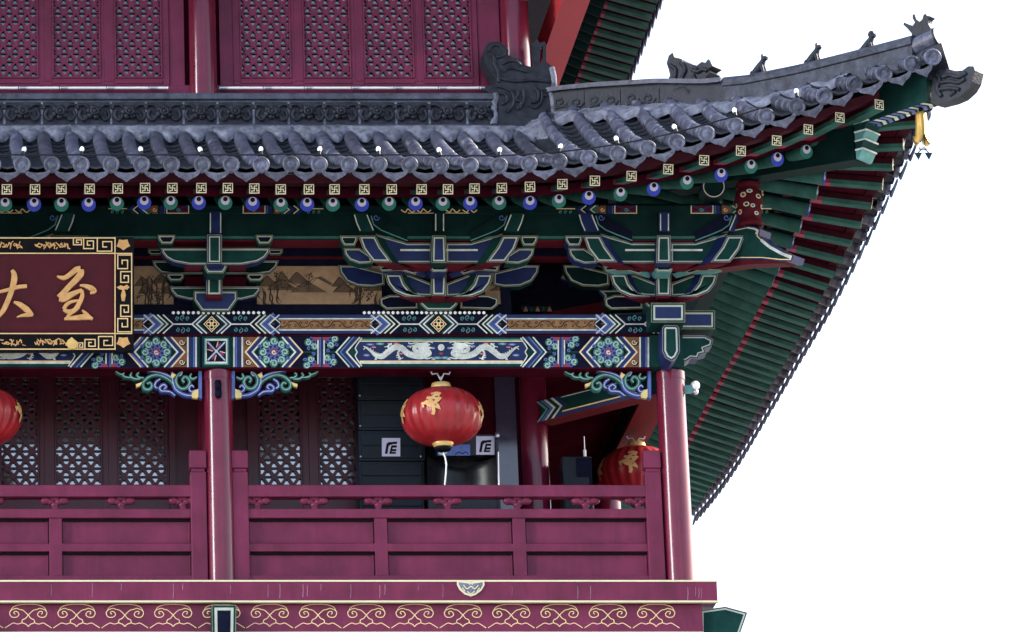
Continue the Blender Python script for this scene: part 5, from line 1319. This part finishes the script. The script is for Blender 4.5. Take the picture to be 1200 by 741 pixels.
# ---------------------------------------------------------------- lanterns
def lantern(c, rx, rz, label):
    L = empty('red_lantern', c, label, 'lantern', 'red lanterns hung along the gallery')
    rz_ = rz; n = 24
    mb = MB(); prof = []
    for k in range(21):
        a = math.pi*k/20; prof.append((max(.11*rx/.48, rx*abs(math.sin(a))**.80), -rz*math.cos(a)*.985))
    NR = 22
    mb.lathe(c, prof, NR*8, 'lantern_cloth', scal=lambda a, z: 1 - .032*abs(math.cos(a*NR/2))**1.8*(1-(z/rz)**4*.5) + .0)
    def fl(u, v, e):
        a = R(u-90); zz = v*rz; s = math.sqrt(max(0, 1-(v/.985)**2)); r_ = rx*s**.80+.003+e*.6
        return Vector((c.x+r_*math.cos(a), c.y+r_*math.sin(a), c.z+zz))
    for k in range(NR):                                        # sun glints painted as gold strokes down every seam
        u = 90+360*(k+.5)/NR; pw = Paint(mb, 0, lambda x, y, e: fl(x, y, -.002+e*.2)-(fl(x, y, 0)-Vector((c.x, c.y, fl(x, y, 0).z)))*.026)
        pw.stroke([(u, v) for v in (.62, .5, .36, .2, .05, -.1, -.22)], [.25, .6, .8, .8, .7, .45, .2], 'gold_paint', 0)
    mb.build('shade', L)
    z1, z0 = c.z+rz*.93, c.z-rz*.93
    for za, zb_, r0, r1 in ((z1-.01, z1+.085, .125, .11), (z0-.06, z0+.01, .105, .125)):
        mb = MB(); mb.lathe((c.x, c.y, 0), [(.001, za), (r0, za), (r0+.006, za+.02), (r1+.006, zb_-.02), (r1, zb_), (.001, zb_)], 28, 'gold_leaf')
        o = mb.build('gold_collar', L)
        if za < c.z:
            mb = MB(); mb.lathe((c.x, c.y, 0), [(.001, z0-.10), (.085, z0-.095), (.108, z0-.062), (.001, z0-.062)], 24, 'black_paint'); mb.build('rim', o)
    def fl(u, v, e):
        a = R(u-90); zz = v*rz; s = math.sqrt(max(0, 1-(v/.985)**2)); r_ = rx*s**.80+.003+e*.6
        return Vector((c.x+r_*math.cos(a), c.y+r_*math.sin(a), c.z+zz))
    for off in (-22, -84, 68, 130, 200):
        mb = MB(); pg = Paint(mb, 0, fl)
        for pts, w in (([(-12,.12),(-4,.14),(6,.40),(13,.36)], 5), ([(0,.46),(8,.5),(15,.44)], 4), ([(-8,.20),(0,.02),(8,.14),(14,.30)], 6), ([(-1,.30),(3,.05),(4,-.2),(2,-.30)], 5), ([(-6,.32),(4,.28),(12,.22)], 5), ([(-10,-.02),(-13,.16)], 2.5), ([(6,-.02),(12,-.10),(9,.05)], 3.5)):
            sm = [(p.x+off, p.y) for p in smooth([(x, y, 0) for x, y in pts], 3)]
            # stroke in a space where one unit of v equals about 57 degrees
            A2 = [(x, y*50) for x, y in sm]
            pq = Paint(mb, 0, lambda x, y, e: fl(x, y/50, e)); pq.c = pg.c; pq.stroke(A2, w, 'gold_paint', 1+rnd.randint(0, 3)); pg.c = pq.c
        mb.build('gold_emblem', L)
    return L
cl = pix(518, 488.5, -.05)
def hang(L, c, rz, ztop, cord=True):
    mb = MB(); zt_ = c.z+rz*.93+.1
    mb.tube([(c.x, c.y, zt_), (c.x, c.y, ztop-.06)], .006, 6, 'steel')
    for s in (-1, 1): mb.tube([(c.x, c.y, ztop-.10), (c.x+s*.04, c.y, ztop-.02), (c.x+s*.10, c.y, ztop-.03), (c.x+s*.11, c.y, ztop+.0)], .012, 6, 'steel')
    mb.build('hook', L)
    if cord:
        mb = MB(); mb.tube(smooth([(c.x, c.y, c.z-rz*.93-.12), (c.x+.03, c.y, c.z-rz-.25), (c.x-.01, c.y, c.z-rz-.60)], 4), .010, 6, 'white_paint'); mb.build('cord', L)
L1 = lantern(cl, .485, .345, 'red ribbed lantern with gold emblem hanging in front of the black speakers'); hang(L1, cl, .345, zbm-.015)
c2 = pix(-22, 489, -.05); L2 = lantern(c2, .485, .345, 'red lantern cut off by the left edge of the photo, below the plaque'); hang(L2, c2, .345, zbm-.015)
c3 = pixX(747, 556, A-.02); L3 = lantern(c3, .485, .345, 'red lantern in the side gallery half hidden behind the right corner post'); hang(L3, c3, .345, zbm-.015, False)
# ---------------------------------------------------------------- loudspeakers in the gallery
def logo(mb, px0, py0, px1, py1, Y):
    """pale square tile with the black ligature"""
    pa = Paint(mb, Y); W, H = px1-px0, py1-py0; q = lambda u, v: (px0+u*W, py0+v*H)
    pa.rect(px0, py0, px1, py1, 'eye_white', 0)
    P = lambda pts: pa.poly([q(*p) for p in pts], 'black_paint', 1)
    P([(.26,.28),(.40,.28),(.30,.86),(.16,.86)]); P([(.33,.22),(.60,.22),(.58,.36),(.34,.36)]); P([(.38,.36),(.46,.36),(.40,.46)])
    P([(.60,.20),(.84,.20),(.82,.33),(.58,.33)]); P([(.52,.40),(.83,.40),(.81,.52),(.60,.52),(.57,.60),(.80,.60),(.78,.72),(.55,.72),(.50,.86),(.40,.86)]); P([(.50,.76),(.77,.76),(.75,.86),(.50,.86)])
SP_ = empty('line_array_speaker', pix(457, 640, .9), 'tall black stack of flat loudspeaker boxes standing behind the hanging lantern', 'loudspeaker')
Ys = .75
ys = [433, 469, 504.5, 540.5, 576, 612, 648]
for k, (a, b) in enumerate(zip(ys, ys[1:])):
    mb = MB(); x0, x1 = pix(418.5+k*.6, a, Ys).x, pix(497, a, Ys).x; z1, z0 = pix(0, a+.5, Ys).z, pix(0, b-.3, Ys).z
    mb.box(x0, x1, Ys, Ys+.45, z0, z1, 'speaker_black')
    zm_ = (z0+z1)/2; mb.box(x0+.03, x1-.03, Ys-.012, Ys+.004, z0+.03, zm_-.006, 'speaker_black'); mb.box(x0+.03, x1-.03, Ys-.012, Ys+.004, zm_+.006, z1-.03, 'speaker_black')
    for bx in (x0+.02, x1-.05): mb.ball((bx, Ys-.01, z0+.05), .014, 'steel', 8, 5)
    o = mb.build('cabinet', SP_, bevel=.006)
mb = MB(); logo(mb, 447.5, 513.5, 469, 535, Ys-.014); mb.build('maker_badge', SP_)
H_ = empty('horn_speaker', pix(545, 600, .5), 'black horn loudspeaker with curved flare below the hanging lantern', 'loudspeaker')
Yh = .62
mb = MB(); x0, x1 = pix(501, 560, Yh).x, pix(584, 560, Yh).x; z1, z0 = pix(0, 509, Yh).z, pix(0, 640, Yh).z
zh = pix(0, 535, Yh).z; zl = pix(0, 577, Yh).z
# cabinet round the flare
mb.box(x0, x1, Yh+.30, Yh+.55, z0, z1, 'horn_black'); mb.box(x0, x1, Yh, Yh+.298, z0, zl-.05, 'horn_black'); mb.box(pix(512, 520, Yh).x, x1, Yh+.02, Yh+.299, zh+.02, z1, 'horn_black')
N = 16; rows = []
for k in range(N+1):
    t = k/N; x = lerp(x0, x1, t); dpt = .27*(1-abs(2*t-1)**2.2); sq = 1-.30*math.exp(-((t-.5)/.22)**2); zc_ = (zh+zl)/2; hh = (zh-zl)/2
    rows.append([(x, Yh+.003+dpt, zc_-hh*sq), (x, Yh+.003+dpt*.9, zc_-hh*sq*.5), (x, Yh+.003+dpt, zc_), (x, Yh+.003+dpt*.9, zc_+hh*sq*.5), (x, Yh+.003+dpt, zc_+hh*sq)])
mb.idx([p for r_ in rows for p in r_], [(i*5+j, i*5+j+1, i*5+6+j, i*5+5+j) for i in range(N) for j in range(4)], 'horn_black', True)
mb.box(x1-.02, x1+.012, Yh-.03, Yh+.5, z0, z1+.02, 'horn_black'); o = mb.build('cabinet', H_)
mb = MB()
for y in (511, 573): mb.lathe(pix(582.5, y, Yh-.05), [(.001,-.03),(.028,-.03),(.028,.0),(.001,.0)], 12, 'steel', axis=(0,1,0))
mb.tube([pix(583.5, 530, Yh-.04), pix(584.5, 572, Yh-.04)], .010, 6, 'steel'); mb.build('bracket_bolts', H_)
mb = MB(); logo(mb, 558, 511.5, 579.5, 533, Yh+.017); mb.build('maker_badge', H_)
mb = MB(); Yb = Yh+.012; pb = Paint(mb, Yb); pb.rect(513, 521, 551, 534, 'blue_pale', 0)
pb.stroke([(p.x, p.y) for p in smooth([(533, 533, 0), (538, 530, 0), (542, 532, 0), (546, 529.5, 0), (549, 533, 0)], 4)], 1.0, 'navy_dark', 1); pb.stroke([(p.x, p.y) for p in smooth([(514, 531, 0), (519, 532.5, 0), (524, 530, 0)], 4)], 1.4, 'white_line', 1); mb.build('blue_sticker', H_)
F_ = empty('floor_speaker', pix(678, 640, 1.5), 'black box loudspeaker in the side gallery left of the half hidden lantern', 'loudspeaker')
Yf = 1.1
mb = MB(); mb.box(pix(659.5, 560, Yf).x, pix(694, 560, Yf).x, Yf, Yf+.4, FL, pix(0, 535, Yf).z, 'speaker_black'); mb.build('cabinet', F_, bevel=.01)
mb = MB(); mb.box(pix(676, 560, Yf).x, pix(694, 560, Yf).x, Yf-.012, Yf+.002, pix(0, 575, Yf).z, pix(0, 537, Yf).z, 'navy_dark'); mb.box(pix(661, 560, Yf).x, pix(690, 560, Yf).x, Yf-.02, Yf+.002, FL+.1, pix(0, 560, Yf).z, 'speaker_black'); mb.build('grille', F_)
mb = MB(); c = pix(685.5, 535, Yf+.1); mb.tube([c, c+Vector((0,0,.08))], .018, 8, 'white_paint'); mb.tube([c+Vector((0,0,.08)), c+Vector((0,0,.25))], .006, 6, 'steel'); mb.build('plug', F_)

# ---------------------------------------------------------------- lights and fittings
ST = empty('light_string', pix(26, 183, -2.5), 'black cable with white bulbs strung along the tile ends of the lower eave', 'light string')
off = [p + Vector((0, -.04, .105)) for p in TIL if p.x > -2]
mb = MB(); mb.tube(smooth(off[:-6], 3), .010, 6, 'cable_black'); mb.build('cable', ST)
k = 0
for i, p in enumerate(off[:-5]):
    if i % 2 == 0: continue
    c = p; tilt = random.uniform(-.6, .6); d = Vector((math.sin(tilt)*.6, .25, 1)).normalized()
    mb = MB(); mb.tube([c, c+d*.045], .020, 8, 'cable_black'); mb.lathe(c+d*.045, [(.016,0),(.025,.016),(.028,.034),(.022,.055),(.010,.066),(.001,.068)], 12, 'bulb_white', axis=d); mb.build('bulb', ST)
for a, b, label in ((203, 309, 'row of small pearl bulbs under the bracket set above the left round column'), (427, 567, 'row of small pearl bulbs under the bracket set above the hanging lantern')):
    mb = MB(); Yv = -.265; n = int((b-a)/5.6)
    mb.tube([pix(a, 366.6, Yv+.02), pix(b, 366.6, Yv+.02)], .012, 6, 'cable_black')
    for k in range(n+1): mb.ball(pix(a+(b-a)*k/n, 366.6, Yv), .020, 'bulb_white', 8, 6)
    tag(mb.build('pearl_light_row', None), label, 'light string', 'pearl bulb rows on the beam')
for a, b, label in ((-30, 198, 'thin white tube lights along the sill of the left upper windows'), (257, 582, 'thin white tube lights along the sill of the right upper windows')):
    L = empty('tube_light_row', pix((a+b)/2, 104, YB-.12), label, 'tube light', 'tube lights below the upper windows'); x = a
    Yt = YB-.12; pat = [52, 48, 55, 50]; k = 0
    while x < b-4:
        x2 = min(b, x+pat[k % 4]); mb = MB(); mb.tube([pix(x, 103.3, Yt), pix(x2-1, 103.3, Yt)], .018, 8, 'white_paint'); mb.tube([pix(x+1, 103.3, Yt), pix(x+9, 103.3, Yt)], .026, 8, 'steel'); mb.build('tube', L); x = x2; k += 1
S = MB(); c = pix(255.5, 457, -.17); S.box(c.x-.035, c.x+.035, -.185, -.160, c.z-.03, c.z+.03, 'navy_dark')
for s in (1, -1): S.lathe((c.x, -.205, c.z+s*.052), [(.001,-.05),(.036,-.05),(.042,0),(.036,.05),(.001,.05)], 14, 'navy_dark', axis=(0,0,1)); S.ball((c.x, -.20, c.z+s*.05), .045, 'blue_paint', 10, 8)
tag(S.build('column_sensor', None), 'small dark blue double knob fixture fixed to the left round column', 'fixture')
Cc = empty('security_camera', pix(806, 456, 0), 'small green bracketed camera sticking out from the right corner column', 'camera')
a = pix(796, 457, -.02); b = pix(806, 455.5, -.04)
mb = MB(); mb.hexa([a+Vector(v) for v in ((0,-.04,-.05),(.16,-.04,-.035),(.16,.04,-.035),(0,.04,-.05),(0,-.04,.04),(.16,-.04,.055),(.16,.04,.055),(0,.04,.04))], 'teal_pale'); mb.build('housing', Cc, bevel=.01)
mb = MB(); mb.ball(a+Vector((.19,-.01,.05)), .055, 'white_paint', 12, 8); mb.ball(a+Vector((.19,-.01,-.03)), .035, 'steel', 10, 6); mb.build('lens', Cc)
# half-moon ornament hung at the floor edge
mb = MB(); Zo = zm(250, 540, 3.4286); Yo = -.47
out = [(978,480),(1005,484),(1035,488),(1065,484),(1088,480),(1090,500),(1078,520),(1055,538),(1035,545),(1010,536),(990,518),(980,500)]
mb.prism([pix(*Zo(*p), Yo) for p in out], (0, .025, 0), 'cream_line'); pa = Paint(mb, Yo)
pa.poly(inset([Zo(*p) for p in out], 2.0), 'mortar', 0)
for pts in ([(1005,500),(1020,515),(1035,505),(1050,515),(1065,500)], [(1020,525),(1035,535),(1050,524)], [(1000,510),(1012,525)], [(1070,510),(1058,526)], [(1028,498),(1035,490),(1042,498)]): pa.stroke([(p.x, p.y) for p in smooth([(*Zo(*p), 0) for p in pts], 3)], 1.1, 'cream_line', 1)
tag(mb.build('half_moon_ornament', None), 'pale carved half moon ornament fixed to the floor edge below the balustrade', 'ornament')
# wind bell under the corner beam
ctop = pixdiag(1079, 131); W = empty('wind_bell', ctop, 'small brass wind bell hanging from the roof corner below the dragon head', 'bell')
mb = MB(); mb.tube([ctop+Vector((0,0,.10)), ctop], .012, 6, 'black_paint'); mb.ball(ctop+Vector((0,0,.02)), .03, 'black_paint', 8, 6); mb.build('hook', W)
mb = MB(); V = []; n = 24
for (r_, z) in ((.02,-.01),(.055,-.015),(.060,-.05),(.066,-.18),(.078,-.30),(.100,-.40)):
    ring = []
    for k in range(n):
        a = 2*math.pi*k/n; lobe = abs(math.cos(2*a)) ; dz = -(1-lobe)*.0 + (.10*(1-abs(math.sin(2*a)))**1.5 if z < -.35 else 0)
        sq = 1+.10*math.cos(4*a); V.append((ctop.x+r_*sq*math.cos(a), ctop.y+r_*sq*math.sin(a), ctop.z+z+dz))
mb.idx(V, [(i*n+k, i*n+(k+1) % n, (i+1)*n+(k+1) % n, (i+1)*n+k) for i in range(5) for k in range(n)], 'bell_brass', True); mb.build('bell', W)
mb = MB(); mb.tube([ctop+Vector((0,0,-.1)), ctop+Vector((.0,0,-.46))], .008, 6, 'steel'); mb.tube([ctop+Vector((0,0,-.44)), ctop+Vector((0,0,-.46))], .05, 10, 'steel')
for s in (-1, 1):
    p = ctop+Vector((s*.06, 0, -.5)); mb.tube([ctop+Vector((s*.01,0,-.45)), p], .007, 5, 'ornament_clay'); mb.prism([p+Vector((-.045,0,0)), p+Vector((.045,0,0)), p+Vector((.0,0,-.09))], (0,.012,0), 'ornament_clay')
mb.build('clapper', W)
